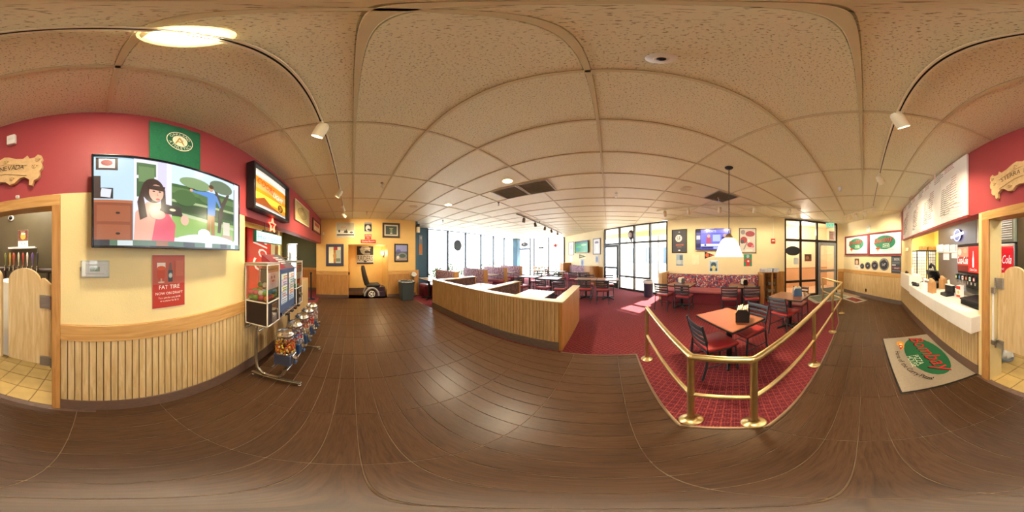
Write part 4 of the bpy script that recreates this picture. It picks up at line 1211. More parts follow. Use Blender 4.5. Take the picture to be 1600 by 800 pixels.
for k, (x0, x1) in enumerate(((1463.5, 1473.5), (1474.5, 1483), (1484, 1492), (1492.6, 1496))):
    poster('notice_sheet', 'white notice sheet pinned on the dark kitchen wall, %s of the upper row' % ['leftmost', 'second', 'third', 'rightmost'][k], 'notice', WK, x0, x1, 382.5, 393.5, lines(.1, .9, .1, .9, 7, '#7a8088', k), '#b4bcc0')
poster('notice_sheet', 'pinkish notice sheet below the upper row on the dark kitchen wall', 'notice', WK, 1474, 1483, 395, 406, lines(.1, .9, .1, .9, 6, '#a890a0', 8), '#c0b0bc')
poster('notice_sheet', 'white notice sheet below the row beside the soda fountain', 'notice', WK, 1487, 1496, 395, 403.5, lines(.1, .9, .1, .9, 5, '#9aa0a8', 9), '#c4c8cc')
r, w, h = wall_thing('ticket_rail', 'thin dark ticket rail under the notices', 'rail', WK, 1463, 1496.5, 393.8, 395, .016)
MB().b2((-w/2, -.02, -h/2), (w/2, 0, h/2), .002).build('rail', M_black, r, False)
MB().b2((-w/2, -.024, -h/2), (w/2, -.02, h/2+.01), .001).build('lip', M_steel, r, False)
for k, (y, z, s, lab) in enumerate(((-2.58, 1.80, .28, 'cardboard box on the high shelf left in the kitchen'), (-2.99, 1.80, .32, 'wide cardboard box on the high shelf right in the kitchen'))):
    t = thing('cardboard_box', lab, 'box', (6.85, y, z))
    MB().b2((-.12, -s/2, 0), (.12, s/2, .17), .004).build('carton', mat('cardboard', '#b98a4c', .8, var=.06), t, False)
    MB().b2((-.122, -.02, .1), (.122, .02, .172)).build('tape', mat('packing_tape', '#d0a86a', .4), t, False)
t = thing('kitchen_shelf', 'dark wall shelf holding cardboard boxes in the kitchen', 'shelf', (6.84, -2.74, 1.765))
MB().b2((-.16, -.45, 0), (.16, .45, .035), .003).build('board', M_black, t, False)
for y in (-.35, .35): MB().b2((.1, y-.015, -.2), (.15, y+.015, 0)).build('bracket', M_black, t, False)
# ceiling panels added to light the kitchen, bar and back hall
for k, (x, y, lab) in enumerate(((2.6, -2.2, 'added fluorescent ceiling panel over the counter side of the kitchen'), (5.6, -2.2, 'added fluorescent ceiling panel at the far end of the kitchen'), (.9, -1.9, 'added ceiling panel over the bar behind the saloon doors'), (-4.2, -2.2, 'added ceiling panel in the back hall'))):
    t = thing('ceiling_panel_light', lab, 'light', (x, y, 2.66))
    frame_ = MB().b2((-.5, -.16, -.04), (.5, .16, 0), .004).build('housing', M_white, t, False)
    MB().b2((-.47, -.13, -.046), (.47, .13, -.04)).build('diffuser', mat('panel_diffuser', '#fff6e0', .5, emit=9.0, var=0), t, False)
    light('panel_light', 'AREA', (0, 0, -.07), [8, 11, 7, 10][k], (1, .93, .75), .5, parent=t)

# ================================================================== MENU BOARD
mz0, mz1 = 2.02, 2.895
mx = [(1.50, 2.16), (2.16, 2.87), (2.87, 3.55), (3.55, 4.46)]
for k, (x0, x1) in enumerate(mx):
    t = thing('menu_board', 'white printed menu panel above the counter, %s' % ['nearest the carved sign', 'second from the carved sign', 'third from the carved sign', 'at the poster wall end'][k], 'menu board', ((x0+x1)/2, YB+.004, (mz0+mz1)/2), WB.rot, 'menu panels over the counter')
    w, h = x1-x0-.006, mz1-mz0
    MB().b2((-w/2, -.03, -h/2), (w/2, 0, h/2), .003).build('panel', M_white, t, False)
    sh = lines(.06, .30, .10, .62, 13, '#5c5854', k*7+1) + lines(.36, .62, .06, .60, 14, '#5c5050', k*7+2) + lines(.68, .95, .10, .66, 13, '#8a5c60', k*7+3)
    sh += lines(.06, .5, .68, .84, 4, '#4c4642', k*7+4) + lines(.55, .95, .72, .86, 4, '#9a5458', k*7+5)
    if k == 0: sh += [('r', .08, .72, .16, .9, '#e6c8c4')]
    if k == 2: sh += [('t', 'PIZZA', .40, .92, .07, .4, '#7a1c30')]
    if k == 1: sh += lines(.1, .9, .88, .94, 1, '#8a8480', 77)
    make_print('menu_print', w*.99, h*.98, sh, t, print_mat('menu_print', .5), y0=-.031, bg='#eae7e5')
struct(MB().b2((1.47, YB+.002, ZR-.03), (4.50, YB+.045, mz0), .004).build('trim_5', mat('dark_red_trim', '#8a3030', .5)))
struct(MB().b2((4.462, YB+.002, mz0), (4.50, YB+.045, mz1), .004).build('trim_6', mat('dark_red_trim', '#8a3030')))

# ================================================================== WALL WITH THE TWO POSTERS
logo = lambda: [('e', .50, .56, .34, .34, '#2f8f6c'), ('e', .50, .57, .325, .32, '#2c7c5e'), ('t', 'Bombay', .47, .64, .34, .68, '#2a1c20', .10, .35), ('t', 'Bombay', .465, .655, .32, .66, '#cf2f3c', .10, .35), ('t', 'PIZZA', .56, .45, .10, .2, '#e8f4e4', .05), ('t', 'HOUSE', .56, .35, .10, .22, '#e8f4e4', .05),
                ('p', [(.22, .30), (.36, .28), (.28, .10)], '#e0a050'), ('e', .29, .28, .08, .05, '#c84030'), ('t', 'Home of the Curry Pizza!', .60, .17, .07, .5, '#2a2a2a', .10, .2)]
M_dred = mat('dark_red_frame', '#8c3038', .45, var=.06)
for k, (x0, x1, yt, yb, lab) in enumerate(((1321, 1357.5, 367.5, 398.8, 'red framed Bombay Pizza House poster at the glass end of the wall'), (1357.5, 1411, 361.5, 399.5, 'red framed Bombay Pizza House poster nearest the counter'))):
    r, w, h = wall_thing('framed_poster', lab, 'picture', WP, x0, x1, yt, yb, .012, None, 'red framed logo posters')
    frame_mb(w, h, .05, .035).build('frame', M_dred, r)
    frame_mb(w-.1, h-.1, .014, .02).build('inner_frame', mat('navy_slip', '#2c3442', .4), r)
    MB().b2((-w/2+.02, -.006, -h/2+.02), (w/2-.02, .0, h/2-.02)).build('backing', M_white, r, False)
    make_print('print', w-.12, h-.12, logo(), r, None, y0=-.009, bg='#f4f6fa')
for k, (x0, x1, yt, yb, s) in enumerate(((1344.5, 1350, 411, 420.5, '8"'), (1352, 1360, 409, 421, '10"'), (1361.5, 1372.5, 407.5, 421.8, '12"'), (1374, 1389, 403.3, 423, '14"'))):
    r, w, h = wall_thing('pizza_size_disc', 'black round pizza size disc marked %s inch on the poster wall' % ['eight', 'ten', 'twelve', 'fourteen'][k], 'sign', WP, x0, x1, yt, yb, .004, None, 'pizza size discs')
    R = (w+h)/4
    MB().cyl((0, 0, 0), (0, -.008, 0), R, n=32).build('disc', mat('charcoal_card', '#2e3036', .6), r)
    make_print('print', 2*R, 2*R, [('e', .5, .5, .47, .47, '#8e9098'), ('e', .5, .5, .42, .42, '#3a3c44'), ('e', .5, .45, .36, .36, '#2c2e36'), ('t', s, .5, .48, .22, .5, '#e6e6ea'), ('a', 'PIZZA SIZE', .5, .5, .40, .40, pi/2, 1.9, .07, '#e0e0e4', False)], r, None, y0=-.0085)
poster('flyer', 'small brown photo flyer left of the pizza size discs', 'flyer', WP, 1335.5, 1342.5, 404, 415.5, [('r', 0, .3, 1, 1, '#6e4a3c'), ('e', .5, .5, .3, .3, '#d8b8a0'), ('r', 0, 0, 1, .14, '#e8e0d0')], '#7a5a48')
poster('notice_sheet', 'white slip under the small flyer on the poster wall', 'notice', WP, 1336, 1344, 416, 420.5, lines(.1, .9, .2, .8, 2, '#a0a0a0', 3), '#f2eee2')
poster('beer_board', 'dark blue-grey beer list board beside the raised counter', 'sign', WP, 1392.5, 1411, 400, 427.5, [('r', .05, .70, .95, .92, '#5a6068'), ('t', 'BEER', .5, .82, .12, .5, '#c8ccd2'), ('r', .08, .45, .4, .52, '#c0c4c8'), ('r', .08, .25, .9, .36, '#8a4448'), ('t', 'DRAFT', .5, .305, .08, .6, '#e4d8d8'), ('r', .08, .12, .9, .18, '#6c7078')] + lines(.1, .9, .54, .68, 3, '#9ca2aa', 5), '#3f464e')
r, w, h = wall_thing('strobe_alarm', 'white fire strobe above the red framed posters', 'alarm', WP, 1355.5, 1360, 352.5, 363, .002)
MB().b2((-w/2, -.04, -h/2), (w/2, 0, h/2), .006).build('body', M_white, r, False)
MB().b2((-w*.25, -.055, -h*.1), (w*.25, -.04, h*.25), .006).build('lens', glass('clear_acrylic'), r, False)
r, w, h = wall_thing('power_outlet', 'black wall outlet low in the beadboard of the poster wall', 'outlet', WP, 1352, 1354, 451, 456, .011)
MB().b2((-.035, -.008, -.055), (.035, 0, .055), .004).build('plate', M_bezel, r, False)
for z in (-.02, .02): MB().cyl((0, -.008, z), (0, -.011, z), .015, n=12).build('socket', M_black, r)
r, w, h = wall_thing('key_rack', 'small brass key rack on the cream pier beside the menu', 'rack', WB, 1415.5, 1420.5, 385, 394, .004)
MB().b2((-w/2, -.01, h*.2), (w/2, 0, h*.4), .003).build('plate', M_brass, r, False)
for x in (-.3, 0, .3): MB().cyl((x*w, -.02, -h*.3), (x*w, -.01, h*.25), .01, n=8).build('key', M_brass, r)

# ================================================================== DINING FURNITURE
M_vinyl = mat('red_vinyl', '#a8323a', .35, var=.06, scale=5)
M_chair = mat('chair_black_metal', '#343b45', .45, 0.0, var=.1)
M_top = mat('walnut_laminate', '#935840', .28, var=.06, scale=3, stretch=(1, 8, 1))
M_pfab = None
def fabric(name, cols, scale):
    m, nt, b = _new(name)
    tc = nt.nodes.new('ShaderNodeTexCoord')
    v = nt.nodes.new('ShaderNodeTexVoronoi'); v.inputs['Scale'].default_value = scale
    nt.links.new(tc.outputs['Object'], v.inputs['Vector'])
    sep = nt.nodes.new('ShaderNodeSeparateColor'); nt.links.new(v.outputs['Color'], sep.inputs[0])
    r = nt.nodes.new('ShaderNodeValToRGB'); r.color_ramp.interpolation = 'CONSTANT'
    e = r.color_ramp.elements
    e[0].color = C(cols[0]); e[1].position = 1/len(cols); e[1].color = C(cols[1])
    for k in range(2, len(cols)):
        x = e.new(k/len(cols)); x.color = C(cols[k])
    nt.links.new(sep.outputs[0], r.inputs[0]); nt.links.new(r.outputs[0], b.inputs['Base Color'])
    b.inputs['Roughness'].default_value = .75
    MATS[name] = m
    return m
M_pfab = fabric('patterned_upholstery', ['#7a2c3c', '#a8485a', '#3a3f6c', '#c9a9a2', '#8a3040', '#5b6a86', '#a86a5c'], 26)
M_mauve = fabric('mauve_upholstery', ['#8a6a78', '#a98894', '#6a5266', '#b59a9c', '#93707c'], 30)
M_dkfab = fabric('brown_upholstery', ['#4a3330', '#5c3e38', '#3c2c2c', '#6a4a40'], 30)
M_burg = mat('burgundy_carpeted_base', '#7c2834', .8, var=.15, scale=30)

def chair_proto():
    t = thing('dining_chair', 'x', 'chair')
    w = .19
    st = MB().b2((-.205, -.17, .425), (.205, .225, .475), .022, 3)
    for v in st.bm.verts:
        if v.co.y < 0: v.co.x *= .92
    st.build('seat', M_vinyl, t)
    for s in (-1, 1):
        MB().tube([(s*w, -.235, .005), (s*w, -.195, .2), (s*w, -.175, .42), (s*w, -.19, .58), (s*w, -.245, .80)], .014, 8, flat=(.011, .016)).build('leg', M_chair, t)
        MB().tube([(s*w*.98, .215, .005), (s*w*.95, .19, .3), (s*w*.95, .18, .425)], .013, 8).build('leg', M_chair, t)
    MB().tube([(-w, -.17, .415), (-w*.95, .18, .415), (w*.95, .18, .415), (w, -.17, .415)], .011, 6, True).build('seat_frame', M_chair, t)
    for y0, z0, y1 in ((-.2, .2, .2),):
        for s in (-1, 1): MB().tube([(s*w, y0, z0), (s*w*.96, y1, z0)], .008, 6).build('stretcher', M_chair, t)
        MB().tube([(-w, 0, z0), (w, 0, z0)], .008, 6).build('stretcher', M_chair, t)
    for z, yy in ((.545, -.185), (.615, -.20), (.685, -.215), (.76, -.235)):
        pts = [(-w, yy, z), (-w*.5, yy-.02, z), (0, yy-.026, z), (w*.5, yy-.02, z), (w, yy, z)]
        MB().tube(pts, .02, 8, flat=(.006, .022 if z < .75 else .03)).build('slat', M_chair, t)
    return t
CH = [None]
def chair(x, y, face, label, group):
    """face = heading in degrees, 0 looks along +y, 90 along +x"""
    if CH[0] is None:
        CH[0] = chair_proto(); o = CH[0]
    else:
        o = copy_tree(CH[0])
    o.location = (x, y, .006); o.rotation_euler = (0, 0, radians(-face))
    o['label'] = label; o['group'] = group
    return o

TB = {}
def table(x, y, w, d, rz, label, group, top=None, z=.72):
    k = (w, d, z, top.name if top else '')
    if k not in TB:
        t = thing('dining_table', label, 'table')
        MB().b2((-w/2, -d/2, z-.03), (w/2, d/2, z), .012, 2).build('table_top', top or M_top, t, False)
        MB().b2((-w/2-.004, -d/2-.004, z-.032), (w/2+.004, d/2+.004, z-.006), .006).build('edge_band', M_black, t, False)
        MB().cyl((0, 0, .05), (0, 0, z-.03), .038, n=14).build('column', M_black, t)
        MB().b2((-.12, -.12, z-.045), (.12, .12, z-.032)).build('top_plate', M_black, t, False)
        for a in range(4):
            c, s = cos(a*pi/2+pi/4), sin(a*pi/2+pi/4)
            MB().tube([(0, 0, .07), (c*.15, s*.15, .05), (c*.27, s*.27, .02)], [.03, .026, .018], 8).build('foot', M_black, t)
        TB[k] = t; o = t
    else:
        o = copy_tree(TB[k])
    o.location = (x, y, .006); o.rotation_euler = (0, 0, rz)
    o['label'] = label; o['group'] = group
    return o

def napkins(x, y, z, rz, label, col='#26292f', S=1.0):
    t = thing('napkin_holder', label, 'napkin holder', (x, y, z), rz, 'napkin holders on the tables')
    t.scale = (S, S, S)
    m = mat('holder_'+col.strip('#'), col, .3, .3)
    for s in (-1, 1):
        MB().prism([(-.055, 0), (.055, 0), (.055, .085), (.035, .115), (-.035, .115), (-.055, .085)], s*.062, s*.067, XZ).build('side_plate', m, t, False)
    MB().b2((-.055, -.062, 0), (.055, .062, .012), .002).build('base', m, t, False)
    for k in range(6):
        MB().b2((-.044+k*.0155, -.058, .014), (-.034+k*.0155, .058, .118+.006*(k % 3)), .002).build('napkin', mat('napkin_paper', '#efe3c8', .8, var=.04), t, False)

G1 = 'black ladder-back chairs with red seats'
GT = 'walnut tables on black pedestal feet'
table(1.40, 1.52, .56, .70, 0, 'walnut pedestal table just behind the brass rail corner', GT)
chair(1.13, 1.50, 96, 'black ladder-back chair with its back to the brass rail corner', G1)
chair(1.72, 1.50, 272, 'black ladder-back chair on the far side of the table behind the brass rail corner', G1)
napkins(1.46, 1.34, .727, -.9, 'dark napkin holder on the table behind the brass rail corner', S=1.45)
table(2.97, 1.45, .56, .70, .03, 'walnut pedestal table beside the long brass rail', GT)
chair(2.69, 1.43, 98, 'black ladder-back chair tucked under the table beside the long brass rail', G1)
chair(3.38, 1.47, 268, 'black ladder-back chair between the long brass rail table and the glass door', G1)
napkins(3.04, 1.32, .727, -1.0, 'blue napkin holder on the table beside the long brass rail', '#4a6a92', 1.45)
t = thing('condiment_shaker', 'small cream shaker beside the blue napkin holder', 'shaker', (3.16, 1.20, .727), 0)
MB().lathe([(0, 0), (.022, 0), (.024, .06), (.018, .075), (0, .075)], (0, 0, 0), 12).build('jar', M_cream_pl, t)
MB().lathe([(.02, .07), (.02, .085), (0, .092)], (0, 0, 0), 12).build('lid', M_black, t)

# banquette along the oblique wall
DR = WD.rot
def onD(x, out):
    """floor point at picture column x, out metres into the room from the oblique wall"""
    p = WD.at(x, 400); return Vector((p.x+WD.n.x*out, p.y+WD.n.y*out, .006))
L = (Vector(at2(WD, 1046))-Vector(at2(WD, 1184))).length
bq = thing('banquette', 'long banquette with patterned back and burgundy base along the cream wall', 'banquette', onD(1115, .012), DR)
c_ = (onD(1046, 0)+onD(1184, 0))/2; bq.location = (c_.x+WD.n.x*.012, c_.y+WD.n.y*.012, .006)
MB().b2((-L/2, -.66, 0), (L/2, -.08, .36), .01).build('base', M_burg, bq, False)
MB().b2((-L/2, -.72, .36), (L/2, -.14, .46), .03, 3).build('seat', mat('rose_vinyl', '#b4656a', .4), bq)
for k in range(3): MB().b2((-L/2+k*L/3+.004, -.20, .44), (-L/2+(k+1)*L/3-.004, -.02, .90), .03, 3).build('back_cushion', M_pfab, bq)
for s in (-1, 1):
    MB().b2((s*(L/2+.005), -.60, 0), (s*(L/2+.13), 0, .98 if s > 0 else .96), .008).build('end_panel', M_oak if s < 0 else M_oakw, bq, False)
p = onD(1066, 1.20); table(2.06, 4.24, .72, .66, DR, 'walnut table at the banquette end nearest the entrance glass', GT)
table(3.30, 3.06, .72, .66, DR, 'walnut table at the banquette end nearest the magazine stand', GT)
chair(1.56, 4.33, 45, 'black ladder-back chair at the banquette, nearest the entrance glass', G1)
chair(1.98, 3.92, 45, 'black ladder-back chair at the banquette, second from the entrance glass', G1)
chair(2.83, 3.06, 45, 'black ladder-back chair at the banquette, third from the entrance glass', G1)
chair(3.21, 2.66, 45, 'black ladder-back chair at the banquette, nearest the magazine stand', G1)
napkins(2.13, 4.42, .727, .3, 'grey napkin holder on the banquette table near the entrance glass', '#7c8490', 1.3)
napkins(3.42, 3.10, .727, -.3, 'black napkin holder on the banquette table near the magazine stand', '#1c1e22', 1.3)

# magazine stand and rack beside the banquette
pm = onD(1197, .02)
ms = thing('magazine_stand', 'oak stand with wire rack shelves and newspapers on top beside the banquette', 'magazine rack', pm, DR)
MB().b2((.12, -.34, 0), (.17, -.02, .98), .006).b2((-.02, -.34, 0), (.12, -.02, .04), .004).build('side', M_oakw, ms, False)
for z in (.30, .55, .80):
    MB().tube([(-.02, -.32, z), (.28, -.32, z), (.28, -.05, z), (-.02, -.05, z)], .006, 6, True).build('wire_shelf', M_black, ms)
for x, y in ((-.02, -.32), (.28, -.32), (-.02, -.05), (.28, -.05)): MB().cyl((x, y, 0), (x, y, .98), .007, n=8).build('post', M_black, ms)
MB().b2((-.08, -.36, .98), (.34, -.02, 1.0), .004).build('top', M_oakw, ms, False)
for k, (z, c) in enumerate(((.05, '#c9c4b6'), (.31, '#8a8478'), (.56, '#6c6a64'))):
    MB().b2((.03, -.28, z), (.24, -.08, z+.10), .01).build('basket', mat('basket_'+c.strip('#'), c, .7), ms, False)
for k, (x, y, rz, c, lab) in enumerate(((-.14, -.18, .2, '#c9bfc6', 'pale newspaper stack hanging over the left of the magazine stand'), (.08, -.16, -.1, '#8fa3c4', 'blue and white newspaper stack in the middle of the magazine stand'), (.28, -.17, .1, '#9db0cf', 'blue newspaper stack on the right of the magazine stand'))):
    v = Matrix.Rotation(DR, 3, 'Z') @ Vector((x, y, 0))
    t = thing('newspaper_stack', lab, 'newspapers', (pm.x+v.x, pm.y+v.y, 1.007), DR+rz, 'newspapers on the stand')
    for q in range(4): MB().b2((-.09+.004*q, -.11, q*.03), (.09+.004*q, .11, q*.03+.027), .004).build('bundle', mat('newsprint_'+c.strip('#'), c, .7, var=.15, scale=25), t, False)
    make_print('print', .17, .10, lines(.05, .95, .1, .9, 5, '#40568a', k), t, y0=-.112, bg='#e6e9f0').location = (0, 0, .06)
# bin at the other end
t = thing('waste_bin', 'dark blue waste bin with white liner beside the entrance glass', 'bin', onD(1022, .42), DR)
MB().lathe([(0, 0), (.16, 0), (.19, .55), (.20, .56), (.20, .60), (.18, .6), (.17, .03), (0, .03)], (0, 0, 0), 18).build('body', mat('navy_plastic', '#2e3552', .4), t)
MB().lathe([(.201, .52), (.206, .60), (.19, .63), (.175, .55)], (0, 0, 0), 18).build('liner', mat('liner', '#d6d9e2', .5), t)

# long tables further back
table(-.78, 5.75, .76, .66, 0, 'walnut table in the open floor beyond the wooden partition end', GT)
table(-.00, 5.75, .76, .66, 0, 'walnut table in the open floor nearest the entrance door', GT)
chair(-.74, 5.30, 0, 'black chair seen from behind beyond the wooden partition end', G1)
chair(-.17, 5.22, 0, 'black chair seen from behind on the sunlit carpet', G1)
chair(-.75, 6.22, 180, 'black chair on the far side of the table beyond the partition end', G1)
chair(.02, 6.22, 180, 'black chair on the far side of the table nearest the entrance door', G1)
table(-2.1, 5.72, .76, .66, 0, 'light topped table behind the partition seats, right of two', GT)
table(-3.05, 5.85, .76, .66, 0, 'light topped table behind the partition seats, left of two', GT)
chair(-2.16, 5.16, 4, 'black chair behind the partition in the middle of three', G1)
chair(-1.55, 5.12, -4, 'black chair behind the partition nearest its end', G1)
chair(-2.98, 5.1, 10, 'black chair behind the partition nearest the window booths', G1)
chair(-2.05, 6.22, 180, 'black chair beyond the right light topped table', G1)
chair(-3.0, 6.35, 175, 'black chair beyond the left light topped table', G1)
table(-1.4, 8.0, .76, .66, 0, 'table before the far cream wall bench', GT)
table(-2.6, 8.3, .76, .66, 0, 'table before the far end windows', GT)
for k, (x, y, a, lab) in enumerate(((-2.75, 7.75, 0, 'dark chair left of the far table by the end windows'), (-2.3, 7.78, 0, 'dark chair right of the far table by the end windows'), (-1.6, 7.5, 0, 'dark chair left of the table before the far bench'), (-1.15, 7.5, 0, 'dark chair right of the table before the far bench'), (-3.22, 8.62, 90, 'dark chair sidewise at the far table by the end windows'))):
    chair(x, y, a, lab, G1)
# yellow-orange chairs glowing in the far light
fb = thing('far_bench', 'patterned bench against the far cream wall between oak ends', 'bench', (0, 0, .006), DR)
A_, B_ = onD(893, .02), onD(927, .02)
fb.location = ((A_+B_)/2); Lf = (A_-B_).length
MB().b2((-Lf/2, -.55, 0), (Lf/2, -.05, .42), .01).build('base', M_burg, fb, False)
MB().b2((-Lf/2, -.16, .42), (Lf/2, -.0, .96), .02, 2).build('back_cushion', M_mauve, fb)
MB().b2((-Lf/2, -.58, .40), (Lf/2, -.14, .47), .02, 2).build('seat', M_mauve, fb)
for s, zz in ((-1, 1.08), (1, 1.0)): MB().b2((s*Lf/2, -.6, 0), (s*(Lf/2+.5), 0, zz), .008).build('end_panel', M_oakw, fb, False)
for k, (x, y) in enumerate(((-4.32, 9.4), (-3.76, 9.42))):
    t = thing('wooden_chair', 'orange wood chair before the far end windows, %s of two' % ['left', 'right'][k], 'chair', (x, y, .006), 0, 'orange wood chairs')
    mo = wood('orange_wood', '#c07a34', '#dca05a', .4, 'z')
    MB().b2((-.2, -.2, .42), (.2, .2, .46), .01).build('seat', mo, t, False)
    for sx in (-1, 1):
        MB().b2((sx*.19-.018, -.2, 0), (sx*.19+.018, -.165, .88), .004).build('leg', mo, t, False)
        MB().b2((sx*.19-.018, .165, 0), (sx*.19+.018, .2, .42), .004).build('leg', mo, t, False)
    for z in (.56, .68, .80): MB().b2((-.18, -.19, z), (.18, -.172, z+.05), .003).build('slat', mo, t, False)
table(-4.0, 8.7, .9, .7, 0, 'pale yellow topped table before the far end windows', GT, mat('pale_laminate', '#e6d89a', .35))

# ================================================================== WINDOW BOOTHS
M_wtop = mat('glossy_pale_laminate', '#cdb9a4', .12, var=.03)
def booth(x0, x1, y, z, label, group, both=True):
    t = thing('booth_bench', label, 'bench', (x1, y, .006), 0, group)
    l = x1-x0
    MB().b2((-l, -.08, .0), (-.06, .08, .42), .005).build('plinth', M_burg, t, False)
    MB().b2((-l, -.08, .42), (-.06, .08, z), .02, 2).build('backrest', M_mauve, t)
    for s in ((-1, 1) if both else (1,)):
        MB().b2((-l, s*.08, .0), (-.06, s*.42, .36), .008).build('seat_base', M_burg, t, False)
        MB().b2((-l, s*.09, .36), (-.04, s*.46, .45), .02, 2).build('seat', mat('rose_vinyl', '#b4656a'), t)
    MB().b2((-.06, -.10, 0), (0, .10, z), .005).build('end_panel', M_oakw, t, False)
GB = 'booth benches before the street windows'
for k, (y, lab) in enumerate(((3.30, 'mauve booth bench nearest the teal wall'), (4.75, 'mauve booth bench second from the teal wall'), (6.10, 'mauve booth bench third from the teal wall'), (7.50, 'mauve booth bench farthest from the teal wall'))):
    booth(-5.75, -4.40, y, 1.0, lab, GB)
for k, (y, lab) in enumerate(((4.03, 'glossy booth table nearest the teal wall'), (5.43, 'glossy booth table in the middle of the window booths'), (6.80, 'glossy booth table farthest from the teal wall'))):
    table(-5.05, y, 1.2, .62, 0, lab, 'booth tables before the street windows', M_wtop)
table(-5.12, 2.62, 1.0, .40, 0, 'glossy booth table beside the teal return of the golden wall', 'booth tables before the street windows', M_wtop)
t = thing('corner_bench', 'burgundy bench block at the end of the golden wall', 'bench', (-5.66, 2.62, .006))
MB().b2((-.18, -.06, 0), (.30, .16, .40), .008).build('base', M_burg, t, False)
MB().b2((-.18, -.06, .40), (.31, .17, .47), .02, 2).build('seat', mat('rose_vinyl', '#b4656a'), t)

# ================================================================== WOODEN PARTITION WITH BOOTHS
YP = 2.235
hw = thing('booth_partition', 'low oak beadboard partition wall around the booths', 'partition', (0, 0, 0))
MB().b2((-4.16, YP+.012, 0), (-.70, YP+.12, .845), .003).build('core', M_oakw, hw, False)
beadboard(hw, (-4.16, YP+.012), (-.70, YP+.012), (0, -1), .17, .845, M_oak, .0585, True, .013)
MB().b2((-4.16, YP-.012, 0), (-.695, YP+.012, .165), .004).build('base_tile', M_greybase, hw, False)
MB().b2((-.70, YP, 0), (-.645, 3.62, .845), .004).build('end_panel', M_oakw, hw, False)
M_cap = mat('satin_oak_cap', '#d9c29c', .22, var=.05)
MB().b2((-4.18, YP-.012, .845), (-.63, YP+.135, .872), .006).build('cap', M_cap, hw, False)
MB().b2((-.80, YP+.135, .845), (-.63, 3.64, .872), .006).build('end_cap', M_cap, hw, False)
MB().b2((-.80, YP+.12, 0), (-.70, 3.60, .845), .004).build('end_back', M_dkfab, hw, False)
def divider(x, label, sides):
    t = thing('booth_divider', label, 'bench', (x, YP+.125, .006), 0, 'high backed booth dividers')
    MB().b2((-.07, 0.01, 0), (.07, 1.33, .845), .008).build('backrest', M_dkfab, t, False)
    MB().b2((-.085, .01, .845), (.085, 1.34, .868), .006).build('cap', M_cap, t, False)
    MB().b2((-.085, 1.33, 0), (.085, 1.36, .845), .004).build('end_panel', M_oakw, t, False)
    for s in sides:
        MB().b2((s*.07, .01, 0), (s*.40, 1.32, .36), .008).build('seat_base', M_burg, t, False)
        MB().b2((s*.07, .01, .36), (s*.44, 1.33, .45), .02, 2).build('seat', mat('rose_vinyl', '#b4656a'), t)
divider(-3.98, 'dark brown booth divider at the outer end of the oak partition', (1,))
divider(-2.30, 'dark brown booth divider in the middle of the oak partition', (-1, 1))
t = thing('booth_bench', 'booth seat against the end panel of the oak partition', 'bench', (-.81, YP+.13, .006))
MB().b2((-.32, .01, 0), (0, 1.22, .36), .008).build('seat_base', M_burg, t, False)
MB().b2((-.36, .01, .36), (0, 1.23, .45), .02, 2).build('seat', mat('rose_vinyl', '#b4656a'), t)
table(-1.52, 2.96, .66, 1.12, 0, 'glossy booth table inside the partition near its end panel', 'booth tables inside the partition', M_wtop)
table(-3.12, 2.96, .66, 1.12, 0, 'glossy booth table inside the partition near its outer end', 'booth tables inside the partition', M_wtop)
t = thing('table_tent', 'small dark card on the booth table near the partition end', 'card', (-1.78, 2.70, .727))
MB().b2((-.04, -.015, 0), (.04, .015, .02), .003).build('stand', M_black, t, False)
MB().b2((-.035, -.003, .02), (.035, .003, .05), .001).build('card', mat('dark_card', '#3a3a40', .5), t, False)

# ================================================================== BRASS RAILING
rl = thing('brass_railing', 'polished brass railing with two bars around the red carpet', 'railing', (0, 0, 0))
posts = [(.50, 2.05), (.48, .86), (.738, .592), (1.869, .592), (3.005, .588), (4.15, .57), (4.95, 1.28)]
zr, zm = .84, .425
for x, y in posts:
    o = MB().cyl((0, 0, 0), (0, 0, zr), .024, n=20).build('post', M_brass, rl, loc=(x, y, .006))
    MB().lathe([(.075, 0), (.078, .006), (.07, .016), (.045, .022), (.03, .035), (.026, .05)], (0, 0, 0), 28).build('flange', M_brass, o)
    MB().sph((0, 0, zr), .0275, 14).build('joint', M_brass, o)
    MB().sph((0, 0, zm), .0265, 14).build('joint', M_brass, o)
for a, b in zip(posts, posts[1:]):
    for z, r_, nm in ((zr, .0245, 'top_rail'), (zm, .0185, 'mid_rail')):
        MB().cyl((a[0], a[1], z+.006), (b[0], b[1], z+.006), r_, n=18).build(nm, M_brass, rl)

# ================================================================== MATS
mt = thing('logo_mat', 'grey Bombay Pizza House floor mat before the counter', 'mat', (2.045, -.715, .001))
MB().b2((-.715, -.41, 0), (.715, .41, .008), .004).build('rubber_edge', M_black, mt, False)
MB().b2((-.695, -.392, .008), (.695, .392, .012), .003).build('pile', mat('grey_mat_pile', '#a89c8c', .95, var=.08, scale=60, bump=.4, bscale=300), mt, False)
ml = [('e', .47, .63, .40, .33, '#1f6a45'),
      ('t', 'Bombay', .455, .655, .36, -.80, '#1c1214', .05, .3), ('t', 'Bombay', .455, .67, .33, -.78, '#c8242c', .05, .3), ('t', 'PIZZA', .56, .455, .10, .18, '#d8ead0'), ('t', 'HOUSE', .57, .345, .10, .20, '#d8ead0'),
      ('p', [(.12, .30), (.26, .36), (.34, .24)], '#e0a040'), ('e', .18, .31, .07, .075, '#e0a040'), ('p', [(.15, .28), (.26, .33), (.32, .25)], '#c83a30'), ('e', .19, .31, .02, .03, '#f4e0b0'), ('e', .25, .29, .015, .02, '#f4e0b0'),
      ('a', 'Home of the Curry Pizza!', .47, .63, .82, .455, radians(-64), 1.45, .085, '#1c1616', True)]
o = make_print('print', 1.39, .784, ml, mt, print_mat('printed_pile', .95), y0=-.0008, step=.0003)
